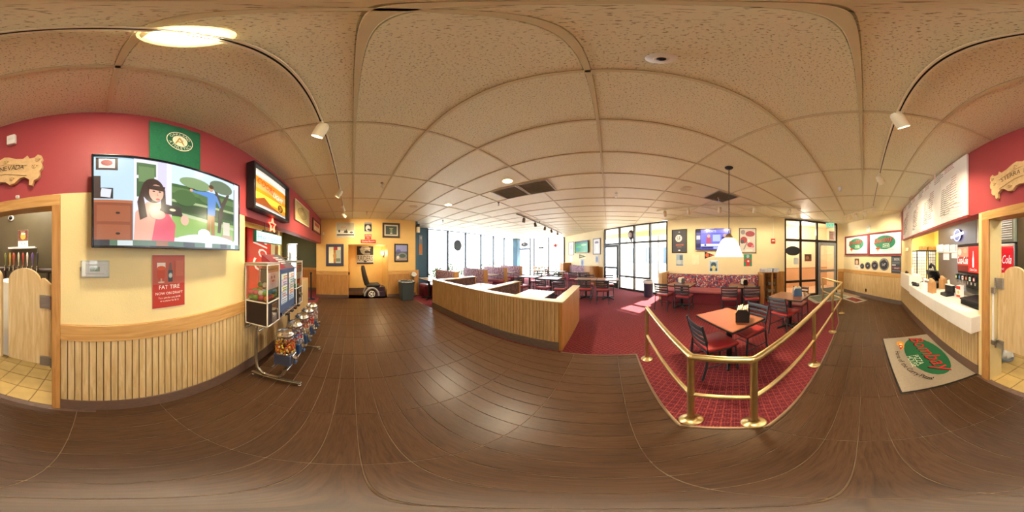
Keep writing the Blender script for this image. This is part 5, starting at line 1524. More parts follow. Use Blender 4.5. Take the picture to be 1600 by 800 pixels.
o.matrix_local = Matrix(((-1, 0, 0, 0), (0, 0, -1, 0), (0, -1, 0, .0125), (0, 0, 0, 1)))
t = thing('entrance_mat', 'grey green patterned mat inside the second glass door', 'mat', (5.78, 1.30, .007), radians(-46))
MB().b2((-.75, -.5, 0), (.75, .5, .008), .003).build('border', mat('pale_mat_border', '#a7a596', .9, var=.1), t, False)
MB().b2((-.6, -.38, .008), (.6, .38, .011), .002).build('pile', mat('green_grey_pile', '#6f7a70', .95, var=.3, scale=12), t, False)
t = thing('floor_rug', 'small dark red rug beside the poster wall', 'rug', (5.62, .35, .001), radians(44))
MB().b2((-.4, -.25, 0), (.4, .25, .008), .003).build('border', mat('pale_mat_border', '#a7a596'), t, False)
MB().b2((-.3, -.16, .008), (.3, .16, .011), .002).build('pile', mat('dark_red_pile', '#6e2a2c', .95, var=.2), t, False)

# ================================================================== CAPSULE AND GUMBALL VENDING RACK
M_box = mat('white_enamel_frame', '#ece7dc', .35, var=.03)
M_navy = mat('navy_enamel', '#2d4a78', .4, var=.04)
M_dark = mat('dark_brown_panel', '#2a2024', .4, var=.05)
M_acr = glass('vending_acrylic', (.97, .98, .98), .25)
yf = -.816
rk = thing('vending_rack_stand', 'tubular steel stand of the gumball and capsule machines', 'stand', (-1.40, -.75, 0))
M_tube = mat('tube_steel', '#b9b2a4', .25, .9)
for x in (-.02, -.92):
    f = MB().b2((x-.02, -.25, .045), (x+.02, .29, .075), .004).build('foot', M_tube, rk, False)
    for y in (-.235, .275):
        MB().sph((x, y, .024), .022, 10).cyl((x, y, .03), (x, y, .05), .008, n=8).build('caster', M_chrome, f)
    MB().tube([(x, -.20, .765), (x, -.20, .30), (x, -.185, .17), (x, -.12, .10), (x, -.03, .085), (x, .06, .10), (x, .115, .17), (x, .13, .25), (x, .13, .34)], .019, 12).build('j_tube', M_tube, rk)
for y in (.05, .19): MB().cyl((.09, y, .335), (-1.25, y, .335), .012, n=10).build('lower_rail', M_tube, rk)
for y in (-.28, -.12): MB().cyl((.06, y, .752), (-1.25, y, .752), .012, n=10).build('upper_rail', M_tube, rk)

def capsule_cabinet(label, x, w, z0, z1, seed, front):
    """x = near (camera side) face; runs to -x; back against the wall at y = -1.105"""
    t = thing('capsule_machine', label, 'vending machine', (x, yf, z0))
    d = .285; h = z1-z0; zb = h*.40; b = .012
    fr = MB()
    for xx in (0, -w):
        for yy in (0, -d): fr.b2((xx+(-b if xx == 0 else 0), yy+(-b if yy == 0 else 0), 0), (xx+(0 if xx == 0 else b), yy+(0 if yy == 0 else b), h), .002)
    for zz in (0, zb, h-b):
        for yy in (0, -d): fr.b2((-w, yy-(b if yy == 0 else 0), zz), (0, yy+(0 if yy == 0 else b), zz+b), .002)
        for xx in (0, -w): fr.b2((xx-(b if xx == 0 else 0), -d, zz), (xx+(0 if xx == 0 else b), 0, zz+b), .002)
    fr.build('frame', M_box, t, False)
    MB().b2((-w-.005, -d-.005, h), (.005, .005, h+.018), .004).build('lid', M_steel, t, False)
    MB().b2((-w+b, -d+b, b), (-b*.6, -b*.6, zb), .002).build('base_panel', M_dark, t, False)
    for a, c in (((-.006, -d+b, zb+b), (-.003, -b, h-b)), ((-w+b, -.006, zb+b), (-b, -.003, h-b)), ((-w+.003, -d+b, zb+b), (-w+.006, -b, h-b))):
        MB().b2(a, c).build('window_pane', M_acr, t, False)
    # front: price card, coin mechanism
    o = make_print('display_card', w-2*b, h*.30, front, t, y0=0, bg='#d9c9cf'); o.rotation_euler = (0, 0, pi); o.location = (-w/2, -.012, h*.76)
    MB().b2((-w*.5-.06, 0, .03), (-w*.5+.06, .006, zb-.02), .004).build('coin_plate', M_chrome, t, False)
    MB().cyl((-w*.5, .006, zb*.62), (-w*.5, .03, zb*.62), .03, n=18).box((-w*.5, .035, zb*.62), (.014, .02, .05), .003).build('coin_knob', M_chrome, t)
    MB().box((-w*.5, .01, zb*.25), (.07, .012, .08), .006).build('chute_flap', M_steel, t, False)
    rn = random.Random(seed); cols = ['#6fae4e', '#d85a3c', '#e9e4dc', '#6cb7c8', '#d8486a', '#8cc46a', '#e08a4c']
    k = 0
    for zz in range(3):
        for i in range(4):
            for j in range(4):
                if k > 34: break
                cx = -w+b+.035+(w-2*b-.07)*i/3+rn.uniform(-.006, .006); cy = -d+b+.035+(d-2*b-.07)*j/3
                if zz == 2 and rn.random() < .5: continue
                c = cols[rn.randrange(len(cols))]
                place('capsule', CAPS[c], t, (cx, cy, zb+b+.034+zz*.055)); k += 1
    return t
CAPS = {}
for c in ['#6fae4e', '#d85a3c', '#e9e4dc', '#6cb7c8', '#d8486a', '#8cc46a', '#e08a4c']:
    CAPS[c] = MB().sph((0, 0, 0), .032, 10).mesh('capsule', mat('capsule_'+c.strip('#'), c, .2, var=.1))
capsule_cabinet('tall capsule toy machine at the near end of the steel rack', -1.43, .29, .765, 1.455, 3, [('e', .5, .55, .32, .36, '#e9b8b0'), ('e', .38, .62, .06, .08, '#7a3c5a'), ('e', .62, .62, .06, .08, '#7a3c5a'), ('e', .5, .42, .12, .06, '#b83c4c'), ('r', 0, .88, 1, 1, '#b8684c')])
capsule_cabinet('tall capsule toy machine at the far end of the steel rack', -2.30, .30, .765, 1.455, 8, [('r', 0, .5, 1, 1, '#c85a4c'), ('e', .3, .3, .2, .2, '#e8c86a'), ('e', .7, .7, .2, .2, '#5a9a6a')])
t = thing('sticker_machine', 'blue sticker vending machine in the middle of the steel rack', 'vending machine', (-1.745, yf, .765))
MB().b2((-.53, -.285, 0), (0, -.02, .60), .006).build('body', M_navy, t, False)
MB().prism([(-.53, .60), (0, .60), (0, .62), (-.53, .62)], -.285, -.0, XZ).build('shelf', M_navy, t, False)
hd_ = MB().prism([(-.02, .62), (-.28, .62), (-.28, .80)], -.51, -.02, Matrix(((0, 0, 1, 0), (1, 0, 0, 0), (0, 1, 0, 0), (0, 0, 0, 1)))).build('header', mat('header_red', '#a83a48', .5), t, False)
o = make_print('header_print', .48, .30, [('r', 0, 0, .4, 1, '#8c3440'), ('p', [(.4, 0), (1, 0), (1, 1), (.55, 1)], '#6a6468')] + lines(.35, .8, .2, .8, 4, '#f0f0f0', 4, .5), t, y0=0, bg='#a83a48')
o.matrix_local = Matrix.Translation((-.265, -.146, .714)) @ Matrix.Rotation(pi, 4, 'Z') @ Matrix.Rotation(-radians(55), 4, 'X')
for k, x in enumerate((-.145, -.385)):
    o = make_print('sticker_display', .20, .40, [('r', .05, .05+.19*q, .95, .22+.19*q, ['#f4f2ee', '#c8d8e8', '#f0e0c0', '#e0c8d4', '#d4e4d0'][(q+k) % 5]) for q in range(5)] + sum([lines(.1, .9, .07+.19*q, .20+.19*q, 2, ['#3a6aa8', '#b84a3c', '#4a8a5a'][q % 3], q+k*9, .6) for q in range(5)], []), t, y0=0, bg='#8aa0b8')
    o.rotation_euler = (0, 0, pi); o.location = (x, -.016, .36)
for k in range(4):
    x = -.07-k*.13
    MB().b2((x-.05, -.02, .03), (x+.05, .05, .075), .006).build('coin_slide', M_chrome, t, False)
    MB().b2((x-.025, .05, .04), (x+.025, .085, .065), .004).build('slide_tongue', M_black, t, False)

gum_col = [['#f0c830', '#e06a3c', '#f4e8c0', '#9c5a30'], ['#e9d8d0', '#c8405a', '#5a7ab8', '#f0e6da'], ['#d84a3c', '#e8e0d4', '#b8a890', '#cc8a6a'], ['#c83a3c', '#e06a4c', '#f0d8c8', '#a83040'], ['#d8a8a0', '#e8dcd0', '#b87a70', '#c8b0a0']]
gum_lab = ['yellow gumballs, nearest on the rack', 'mixed white and blue sweets, second on the rack', 'red and cream sweets, third on the rack', 'red sweets, fourth on the rack', 'pale pink sweets, farthest on the rack']
GPROF = [(.075, .155), (.098, .17), (.102, .22), (.102, .32), (.094, .36), (.085, .372)]
for k, x in enumerate((-1.45, -1.72, -1.985, -2.25, -2.51)):
    t = thing('gumball_machine', 'round glass vending globe with %s' % gum_lab[k], 'gumball machine', (x, -.63, .348), 0, 'gumball globes on the lower rack')
    MB().b2((-.085, -.085, 0), (.085, .085, .15), .008).build('base', M_navy if k else mat('slate_blue_enamel', '#3c4462', .4), t, False)
    MB().lathe([(.09, .15), (.098, .155), (.098, .165), (.09, .17)], (0, 0, 0), 24).build('collar', M_chrome, t)
    MB().lathe(GPROF, (0, 0, 0), 24).build('globe', M_acr, t)
    MB().lathe([(.088, .365), (.092, .385), (.086, .40), (.07, .412), (.068, .42), (.045, .43), (.02, .436), (0, .436)], (0, 0, 0), 24).build('lid', M_chrome, t)
    cp = MB().b2((-.05, .085, .01), (.05, .098, .14), .004).build('coin_plate', M_chrome, t, False)
    MB().cyl((0, .098, .09), (0, .125, .09), .024, n=14).box((0, .128, .09), (.012, .012, .042), .003).build('coin_knob', M_chrome, cp)
    MB().box((0, .108, .03), (.05, .02, .035), .006).build('chute', M_navy, t, False)
    rn = random.Random(60+k)
    balls = [MB().sph((0, 0, 0), .013, 6).mesh('gumball', mat('gum_'+c.strip('#'), c, .25, var=0)) for c in gum_col[k]]
    if k < 2:
        for q in range(110 if k == 0 else 90):
            lay = q//24; a = (q % 24)*2*pi/16+lay*.3; r_ = .086 if q % 24 < 16 else .05
            place('gumball', balls[rn.randrange(4)], t, (r_*cos(a), r_*sin(a), .18+lay*.0235+rn.uniform(-.004, .004)))
    else:
        mb = [MB() for _ in gum_col[k]]
        for q in range(100):
            lay = q//24; a = (q % 24)*2*pi/16+lay*.3; r_ = .086 if q % 24 < 16 else .05
            mb[rn.randrange(4)].sph((r_*cos(a), r_*sin(a), .18+lay*.0235), .013, 6)
        for q, m_ in enumerate(mb):
            tag(m_.build('gumball_fill', mat('gum_'+gum_col[k][q].strip('#'), gum_col[k][q], .25, var=0), t), kind='stuff')

# ================================================================== BEHIND THE PONY WALL
vm = thing('soda_vending_machine', 'red vending machine with vertical Coca-Cola script behind the pony wall', 'vending machine', (-2.72, -1.72, 0))
MB().b2((-.45, -.75, .05), (.42, -.01, 2.07), .015).build('cabinet', mat('coke_red_enamel', '#c2201c', .3, var=.03), vm, False)
MB().b2((-.43, -.74, 0), (.40, -.03, .05)).build('plinth', M_black, vm, False)
o = make_print('front_print', .86, 1.95, [('r', .86, .02, .97, .98, '#a81a18'), ('t', 'Coca-Cola', .46, .52, .27, -.9, '#f6f0ea', pi/2, .35)], vm, print_mat('backlit_red', .3, .15), y0=-.002, bg='#d0261e')
t_, a_ = text_geo('Coca-Cola', .35)[0], text_geo('Coca-Cola', .35)[2]
bpy.data.objects.remove(o)
o = make_print('front_print', 1.95, .86, [('t', 'Coca-Cola', .52, .5, .62, -.86, '#f6f0ea', 0, .35), ('r', .0, .02, 1, .05, '#a81a18'), ('r', 0, .95, 1, .98, '#a81a18')], vm, print_mat('backlit_red', .3, .15), y0=0, bg='#d0261e')
# script runs up the front: text right -> +z, text up -> towards +x, facing +y
o.matrix_local = Matrix(((0, 0, 1, -.015), (0, -1, 0, .002), (1, 0, 0, 1.06), (0, 0, 0, 1)))
t = thing('tilted_box', 'open pizza box display on the pony wall beside the neon sign', 'box', (-2.25, YB-.06, 1.011), .1)
MB().b2((-.20, -.07, 0), (.20, .06, .012), .002).build('tray', mat('kraft_board', '#c6ad80', .8), t, False)
MB().box((0, -.03, .06), (.40, .012, .12), .002, rot=Matrix.Rotation(.5, 4, 'X')).build('lid', mat('printed_board', '#b85c50', .7, var=.2, scale=12), t, False)
# Heineken neon
nz = WB.at(407, 373).z
ns = thing('neon_sign', 'green Heineken neon with red star hanging in the opening', 'sign', ((WB.at(400, 373).x+WB.at(440, 373).x)/2, YB-.02, nz+.03), WB.rot)
wN = abs(WB.at(400, 373).x-WB.at(440, 373).x)
MB().b2((-wN/2, -.02, -.075), (wN/2, .03, .075), .006).build('backing', mat('neon_case', '#1e5a48', .4), ns, False)
make_print('print', wN*.96, .13, [('t', 'Heineken', .5, .48, .78, -.95, '#2f8f78', 0, 0)], ns, print_mat('neon_green_print', .3, 1.6), y0=-.022, bg='#8ff0d0')
N_red = mat('neon_red', '#ff5a40', .4, emit=3.0, var=0)
star = [(.105*cos(pi/2+k*pi/5)*(1 if k % 2 == 0 else .45)+.02, -.04, .19+.105*sin(pi/2+k*pi/5)*(1 if k % 2 == 0 else .45)) for k in range(10)]
MB().tube(star, .011, 6, True).build('star_tube', N_red, ns)
MB().prism([((x-.02)*.8+.02, (z-.19)*.8+.19) for x, _, z in star], -.02, -.01, XZ).build('star_plate', mat('star_red', '#b82a20', .4), ns, False)
MB().tube([(-.2, -.01, .085), (.2, -.01, .1)], .014, 8).build('transformer', M_black, ns)
for x in (-.12, .14): MB().cyl((x, 0, .075), (x-.02, 0, ZR-nz-.03), .004, n=6).build('hanger', M_black, ns)
t = thing('cream_post', 'cream post between the hall window and the pony wall', 'post', (-2.70, YB-.20, 1.011))
MB().b2((-.035, -.035, 0), (.035, .035, 1.0), .004).build('shaft', M_cream, t, False)
MB().b2((-.045, -.045, 0), (.045, .045, .03), .003).build('foot', M_cream, t, False)
t = thing('flyer_rack', 'tall narrow rack of flyers beside the cream post', 'flyer rack', (-2.93, YB-.02, 1.011))
MB().b2((-.05, -.03, 0), (.05, -.02, .62), .003).build('back', M_white, t, False)
for k in range(4):
    MB().b2((-.045, -.018, .03+k*.145), (.045, -.008, .16+k*.145), .002).build('flyer', mat('flyer_%d' % (k % 3), ['#9aa6b4', '#c8c4c0', '#8c8a92'][k % 3], .6, var=.3, scale=20), t, False)
t = thing('queue_post', 'black queue post standing in the hall passage', 'stanchion', (-5.52, -1.42, .006))
MB().lathe([(0, 0), (.15, 0), (.15, .012), (.06, .03), (.03, .045), (0, .045)], (0, 0, 0), 24).build('base', M_black, t)
MB().cyl((0, 0, .04), (0, 0, .90), .026, n=14).build('shaft', M_black, t)
MB().cyl((0, 0, .90), (0, 0, .97), .034, n=14).build('belt_head', M_black, t)

# ================================================================== GOLDEN WALL
M_wal = mat('walnut_frame', '#3c2a20')
picture('framed_picture', 'navy framed bright poster left of the alcove on the golden wall', 'picture', WL, 509.5, 537, 381.5, 415.5, .10, mat('navy_frame', '#3a3e58', .5), [('r', .0, 0, .4, 1, '#f0ecc0'), ('r', .4, 0, .58, 1, '#b8783c'), ('r', .4, .8, .72, 1, '#a83028'), ('r', .58, 0, 1, .8, '#b8c4b8'), ('e', .5, .45, .14, .2, '#c89858'), ('r', .6, .1, .95, .3, '#78866a')], '#e6e0c4')
picture('framed_picture', 'silver framed beer picture with dark eagle high on the golden wall', 'picture', WL, 525.5, 554, 348, 371, .02, mat('silver_frame', '#c6c0ae', .4, .4), [('r', 0, .45, 1, 1, '#a59a82'), ('r', 0, .18, 1, .45, '#c9c6ba'), ('r', 0, .1, 1, .2, '#3a3632'), ('p', [(.4, .3), (.46, .5), (.5, .42), (.56, .58), (.6, .42), (.66, .36), (.6, .26)], '#2a2826'), ('e', .14, .42, .06, .1, '#3a3632'), ('e', .85, .32, .1, .08, '#4a4440'), ('t', 'Bud', .4, .72, .16, .4, '#b8584c', 0, .3)], '#b5ad98')
picture('framed_picture', 'dark framed trophy picture with white mat high on the golden wall', 'picture', WL, 597.5, 624.5, 348.5, 371.5, .07, M_wal, [('e', .5, .45, .16, .3, '#5c6a4c'), ('e', .5, .72, .2, .06, '#9aa47c'), ('r', .46, .2, .54, .4, '#8a8e70'), ('r', .4, .1, .6, .18, '#d8d6c8'), ('r', .44, .5, .56, .6, '#a8ac84')], '#3e4740', .05, '#cfc9b8')
picture('framed_picture', 'black framed stadium picture right of the alcove on the golden wall', 'picture', WL, 616, 637.5, 381, 409, .05, M_black, [('r', 0, .55, 1, 1, '#8f93cc'), ('e', .25, .62, .2, .1, '#5c64b4'), ('r', 0, .4, 1, .58, '#5a5a74'), ('e', .6, .3, .4, .22, '#7c8a94'), ('e', .6, .3, .28, .13, '#4a5a50'), ('r', 0, 0, 1, .14, '#a08a84'), ('e', .2, .2, .12, .1, '#d8d4c0')], '#6c6e84')
# team banner in the alcove
WA = Plane((-6.98, 0), (-6.98, 1))
poster('team_banner', 'black and silver Raiders banner on the back of the alcove', 'banner', WA, 557.5, 583.5, 382, 412.5, [('r', 0, .5, 1, 1, '#15161a'), ('e', .5, .72, .30, .24, '#a9a9a4'), ('p', [(.16, .78), (.84, .84), (.84, .80), (.16, .74)], '#d8d8d2'), ('t', 'O', .42, .80, .12, .12, '#3a3a3c'), ('e', .62, .62, .16, .08, '#2c2c30'), ('r', .42, .48, .8, .56, '#8a8a86'), ('r', 0, 0, 1, .46, '#b5b3ac'), ('t', 'RAIDERS', .5, .29, .27, .92, '#16171b'), ('r', 0, 0, 1, .07, '#15161a'), ('e', .5, .12, .1, .035, '#2a2a2e')], '#15161a', th=.006)
poster('team_poster', 'Raiders helmet poster above the game room sign', 'poster', WL, 569.2, 580.8, 347.5, 363.3, [('r', 0, .82, 1, 1, '#8a8488'), ('e', .5, .42, .34, .3, '#b8b8b4'), ('e', .6, .28, .2, .1, '#2c2c30'), ('r', 0, 0, 1, .12, '#9c9690')], '#17181c')
for k, (x0, x1, yt, yb, s) in enumerate(((569.5, 580.5, 366, 369.8, 'WELCOME'), (570, 580, 370.2, 374, 'TO'), (563.5, 587, 374.5, 379.8, 'Game Room'))):
    r, w, h = wall_thing('sign_plate', 'red sign plate above the alcove reading %s' % s, 'sign', WL, x0, x1, yt, yb, .004)
    MB().b2((-w/2, -.012, -h/2), (w/2, 0, h/2), .002).build('plate', mat('sign_red', '#b01f24', .5), r, False)
    make_print('print', w, h, [('t', s, .5, .5, .55, .86, '#f4d8d0')], r, y0=-.0126)
poster('small_sign', 'small white sign beside the red wall corner on the golden wall', 'sign', WL, 504.2, 506.6, 363, 367, [], '#ece6d8')
# wall lamp in the alcove
t = thing('sconce', 'small wall sconce on the side of the alcove', 'lamp', (-6.55, AY1, 1.62))
MB().b2((-.05, -.03, -.14), (.05, 0, .12), .004).build('bracket', M_black, t, False)
MB().lathe([(.05, -.08), (.065, .1), (.06, .1), (.045, -.08)], (0, -.07, .03), 14).build('shade', mat('warm_glass', '#f4dca0', .4, emit=2.0, var=0), t)
light('sconce_light', 'POINT', (0, -.16, .05), 7, (1, .85, .58), .05, parent=t)
t = thing('switch_box', 'small dark switch box on the alcove side wall', 'switch box', (-6.2, AY0, .88))
MB().b2((-.04, 0, -.05), (.04, .045, .05), .004).build('body', M_black, t, False)
MB().b2((-.015, .045, -.02), (.015, .055, .02), .003).build('lever', M_dark, t, False)
# racing game seat
gs = thing('arcade_seat', 'black racing arcade seat on a curved base with white wheel in the alcove', 'arcade seat', (-6.15, .62, .001))
# seat faces +y: back towards -y
bk = MB().tube([(0, -.05, .46), (0, -.10, .62), (0, -.16, .85), (0, -.20, 1.05), (0, -.215, 1.18)], [.1, .1, .09, .08, .06], 10)
for v in bk.bm.verts: v.co.x *= 2.4
bk.build('backrest', mat('black_leatherette', '#1e1c20', .5), gs)
MB().b2((-.24, -.10, .38), (.24, .42, .50), .05, 3).build('seat', mat('black_leatherette', '#1e1c20'), gs)
MB().b2((-.22, -.06, 0), (.22, .62, .22), .02, 2).b2((-.2, .1, .2), (.2, .6, .40), .03, 2).build('base', mat('plum_plastic', '#3a2434', .4), gs, False)
for s in (-1, 1):
    arc = [(s*.24, .10+.26*cos(pi*k/14), .06+.30*sin(pi*k/14)) for k in range(15)]
    MB().tube(arc, .035, 8).build('fender', mat('grey_fender', '#a8a4a2', .4), gs)
    wh_ = MB().lathe([(0, -.02), (.03, -.02), (.03, .02), (0, .02)], n=16, M=Matrix.Translation((s*.25, .10, .13)) @ Matrix.Rotation(pi/2, 4, 'Y'))
    wh_.tube([(s*.25, .10+.11*cos(2*pi*k/24), .13+.11*sin(2*pi*k/24)) for k in range(24)], .016, 8, True)
    for k in range(5): wh_.cyl((s*.25, .10, .13), (s*.25, .10+.1*cos(2*pi*k/5), .13+.1*sin(2*pi*k/5)), .016, n=8)
    wh_.build('wheel', mat('white_wheel', '#e8e6de', .4), gs)
# trash can
t = thing('trash_can', 'dark grey square trash can with plastic liner by the golden wall', 'trash can', (-5.38, 1.86, .001))
tc_ = MB().b2((-.23, -.23, 0), (.23, .23, .64), .02, 2)
for v in tc_.bm.verts:
    k = .84+.16*v.co.z/.64; v.co.x *= k; v.co.y *= k
tc_.build('bin', mat('charcoal_plastic', '#3c464c', .5, var=.05), t, False)
frame_r = MB().tube([(-.24, -.24, .645), (.24, -.24, .645), (.24, .24, .645), (-.24, .24, .645)], .018, 8, True).build('rim', mat('charcoal_plastic', '#3c464c'), t)
ln = MB().tube([(.245*cos(a*pi/12)*1.12, .245*sin(a*pi/12)*1.12, .655+.012*sin(a*3)) for a in range(24)], .014, 6, True).build('liner', mat('clear_liner', '#b9bcb8', .3), t)
t = thing('floor_fan', 'small clip fan behind the trash can', 'fan', (-5.70, 2.24, .001))
MB().cyl((0, 0, 0), (0, 0, .02), .12, n=18).cyl((0, 0, .02), (0, 0, .76), .018, n=10).build('stand', M_black, t)
MB().lathe([(.03, -.05), (.10, -.02), (.11, .03), (.09, .05), (.0, .05)], n=18, M=Matrix.Translation((.04, 0, .84)) @ Matrix.Rotation(1.1, 4, 'Y')).build('head', M_steel, t)
# teal wall items
poster('tall_print', 'tall narrow orange print on the teal wall beside the windows', 'poster', WW, 654.5, 660, 368, 398, [('r', 0, .55, 1, 1, '#8a98a4'), ('e', .5, .3, .4, .28, '#d88a44'), ('e', .6, .88, .2, .08, '#d8d4cc')], '#b98c6c')
t = thing('ceiling_speaker', 'black and white wedge speaker at the end of the golden wall', 'speaker', (-5.76, 2.45, 2.56), WL.rot)
MB().b2((-.05, -.10, .10), (.05, .0, .22), .006).build('mount', M_black, t, False)
MB().b2((-.055, -.11, -.12), (.055, 0, .10), .008).build('cabinet', M_cream_pl, t, False)

# ================================================================== DECALS AND SIGNS ON THE GLAZING
def decal(name, label, pl, x0, x1, yt, yb, shapes, bg=None, cat='sign'):
    r, w, h = wall_thing(name, label, cat, pl, x0, x1, yt, yb, -.035)
    make_print('print', w, h, shapes, r, y0=-.002, bg=bg)
    r2 = MB().b2((-w*.3, 0, -h*.3), (w*.3, .001, h*.3)).build('film', M_glass, r, False)
    return r
def disc_sign(label, pl, x0, x1, yt, yb, col):
    r, w, h = wall_thing('window_disc', label, 'sign', pl, x0, x1, yt, yb, .006)
    m = MB().cyl((0, 0, 0), (0, -.012, 0), .5, n=36)
    for v in m.bm.verts: v.co.x *= w; v.co.z *= h
    m.build('disc', mat('sign_back_'+col.strip('#'), col, .6), r, False)
    frame = MB().tube([(w*.5*cos(k*pi/18), -.006, h*.5*sin(k*pi/18)) for k in range(36)], .008, 6, True).build('rim', M_black, r)
disc_sign('dark oval sign hanging in the second street window', WW, 709, 721, 375, 392, '#4b545e')
disc_sign('black oval sign in the dark-framed glass of the lobby', WD, 1227.5, 1250, 385, 399, '#2c3138')
decal('window_lettering', 'dark mirrored letters on the fourth street window', WW, 756, 769, 382.5, 389, [('t', 'OPEN', .5, .5, .7, .95, '#5a6068')])
decal('window_lettering', 'dark mirrored letters on the last street window', WW, 793, 802, 385, 394, [('t', 'BEER', .5, .5, .6, .95, '#8a8f94', .4)])
decal('window_decal', 'grey emblem above the far end door', WF, 813.5, 826, 378, 389.5, [('e', .5, .65, .45, .3, '#6c7278'), ('e', .4, .7, .12, .12, '#d8dcde'), ('t', 'PIZZA', .5, .2, .2, .8, '#7c8084')])
decal('window_decal', 'dark oval decal on the far end window', WF, 841, 850, 384.5, 389.5, [('e', .5, .5, .48, .42, '#5a6268'), ('t', 'ALE', .5, .5, .3, .5, '#c8ccd0')])
decal('window_decal', 'red star decal on the last far end window', WF, 863, 873, 380, 392, [('e', .5, .7, .4, .25, '#e4c8c8'), ('e', .5, .7, .16, .16, '#a8323a'), ('r', .1, .1, .9, .16, '#c86a6a')])
# sports-cap balloon at the entrance glass
r = thing('foil_balloon', 'dark and white mascot style balloon hung at the entrance glazing', 'balloon', WD.at(986, 368, .10), WD.rot)
MB().sph((0, 0, .03), .16, 14, (1, .5, 1.3)).build('body', mat('slate_balloon', '#4c4c5a', .4), r)
MB().sph((0, -.03, .02), .12, 12, (1, .6, 1.1)).build('face', mat('pale_balloon', '#b9b6be', .4), r)
MB().tube([(0, 0, -.15), (.03, 0, -.3), (.02, 0, -.5)], [.05, .03, .01], 8).build('tail', mat('grey_ribbon', '#8c8a92', .5), r)
MB().cyl((0, 0, .2), (0, .02, CEIL-r.location.z), .003, n=6).build('cord', M_black, r)
# lobby glass notes
poster('notice_sheet', 'pale blue notice on the dark-framed lobby glass', 'notice', WD, 1240, 1247.5, 402.5, 413, [], '#dbe3e8')
poster('flyer', 'brown photo flyer on the dark-framed lobby glass', 'flyer', WD, 1257, 1268, 397, 408.5, [('r', .1, .4, .9, .9, '#6e4c40'), ('e', .4, .5, .25, .25, '#c08a68'), ('r', .1, .08, .9, .2, '#a84c40')], '#8a6a5c')
poster('notice_sheet', 'red and white printed notice high on the lobby glass', 'notice', WD, 1295, 1305.5, 361, 376, lines(.1, .9, .1, .9, 5, '#b83a44', 3, .5), '#f0e4e4')
# exit sign
p = WD.at(1297, 352, .30)
ex = thing('exit_sign', 'green lit exit sign hung near the lobby doors', 'exit sign', (p.x, p.y, p.z), WD.rot-.5)
MB().b2((-.16, -.02, -.09), (.16, .02, .10), .006).build('housing', M_white, ex, False)
make_print('face', .30, .17, [('t', 'EXIT', .5, .5, .6, .85, '#12b07c')], ex, print_mat('lit_exit', .3, .35), y0=-.022, bg='#8fd8bc')
MB().b2((-.03, -.01, .10), (.03, .01, CEIL-p.z), .002).build('stem', M_white, ex, False)

# ================================================================== CREAM OBLIQUE WALL
picture('sports_poster', 'black framed Giants poster left of the small television', 'picture', WD, 1050, 1073.5, 358.5, 395, .025, M_black, [('r', 0, 0, 1, 1, '#46464e'), ('e', .46, .62, .24, .16, '#e4e0da'), ('t', 'SF', .46, .62, .18, .3, '#26262c'), ('r', .25, .28, .8, .36, '#a85a44'), ('e', .5, .9, .06, .03, '#a8a8a8'), ('e', .5, .08, .08, .03, '#d8d8d8'), ('p', [(.3, .3), (.7, .34), (.66, .2), (.36, .18)], '#6a5a54')], '#46464e')
poster('flyer', 'small blue-grey flyer below the Giants poster', 'flyer', WD, 1056.5, 1067.5, 397, 415, [('r', .05, .45, .5, .95, '#9ab4c4'), ('r', .5, .5, .95, .9, '#5c7484'), ('e', .4, .3, .3, .22, '#c4ccc8'), ('r', 0, 0, 1, .1, '#7c98b0')], '#a9bcc4')
tv2 = [('r', 0, 0, 1, 1, '#5a58c8'), ('r', 0, .84, .14, 1, '#1c1a40'), ('r', 0, 0, .14, .82, '#4a4a78'), ('r', .01, .5, .13, .7, '#c8c8e0'), ('r', .01, .1, .13, .3, '#2a2850'), ('r', .15, .8, 1, .98, '#8a88e8'), ('t', 'SPORTS', .45, .9, .1, .4, '#ffffff'), ('r', .15, .32, 1, .78, '#7c7ae0'), ('r', .5, .4, .72, .72, '#b8c8f4'), ('p', [(.3, .3), (.46, .3), (.44, .6), (.32, .6)], '#c85a78'), ('e', .38, .66, .045, .08, '#e8b49a'), ('p', [(.74, .3), (.92, .3), (.9, .62), (.77, .62)], '#2a2a78'), ('e', .84, .68, .04, .08, '#d8a890'), ('r', .15, .16, 1, .28, '#e8ecf8'), ('r', .17, .05, .5, .12, '#2a2a30'), ('r', .52, .03, 1, .14, '#a8b4d8'), ('e', .28, .22, .03, .05, '#3a4a9a')]
television('small_television', 'flat television with a blue sports show on the cream oblique wall', WD, 1087, 1141.5, 357.5, 390.5, .07, tv2, '#5a58c8')
poster('pennant_poster', 'orange and black pennant below the small television', 'pennant', WD, 1101, 1117, 393, 404.5, [('p', [(0, 0), (0, 1), (1, .5)], '#2c2620'), ('e', .25, .5, .17, .3, '#d8602c'), ('r', .5, .4, .8, .6, '#c84a3c')], '#efe2bc', edge='#efe2bc')
poster('sports_flyer', 'blue and yellow player flyer below the orange pennant', 'flyer', WD, 1108, 1122, 406, 425, [('r', .05, .05, .95, .95, '#9cb8c8'), ('e', .5, .6, .3, .2, '#3c5468'), ('e', .5, .3, .24, .24, '#d8d088'), ('r', .1, .08, .35, .3, '#2c4a5c'), ('r', .7, .1, .9, .3, '#2c4a5c'), ('r', .15, .86, .85, .94, '#dfe8ec')], '#e4ecec')
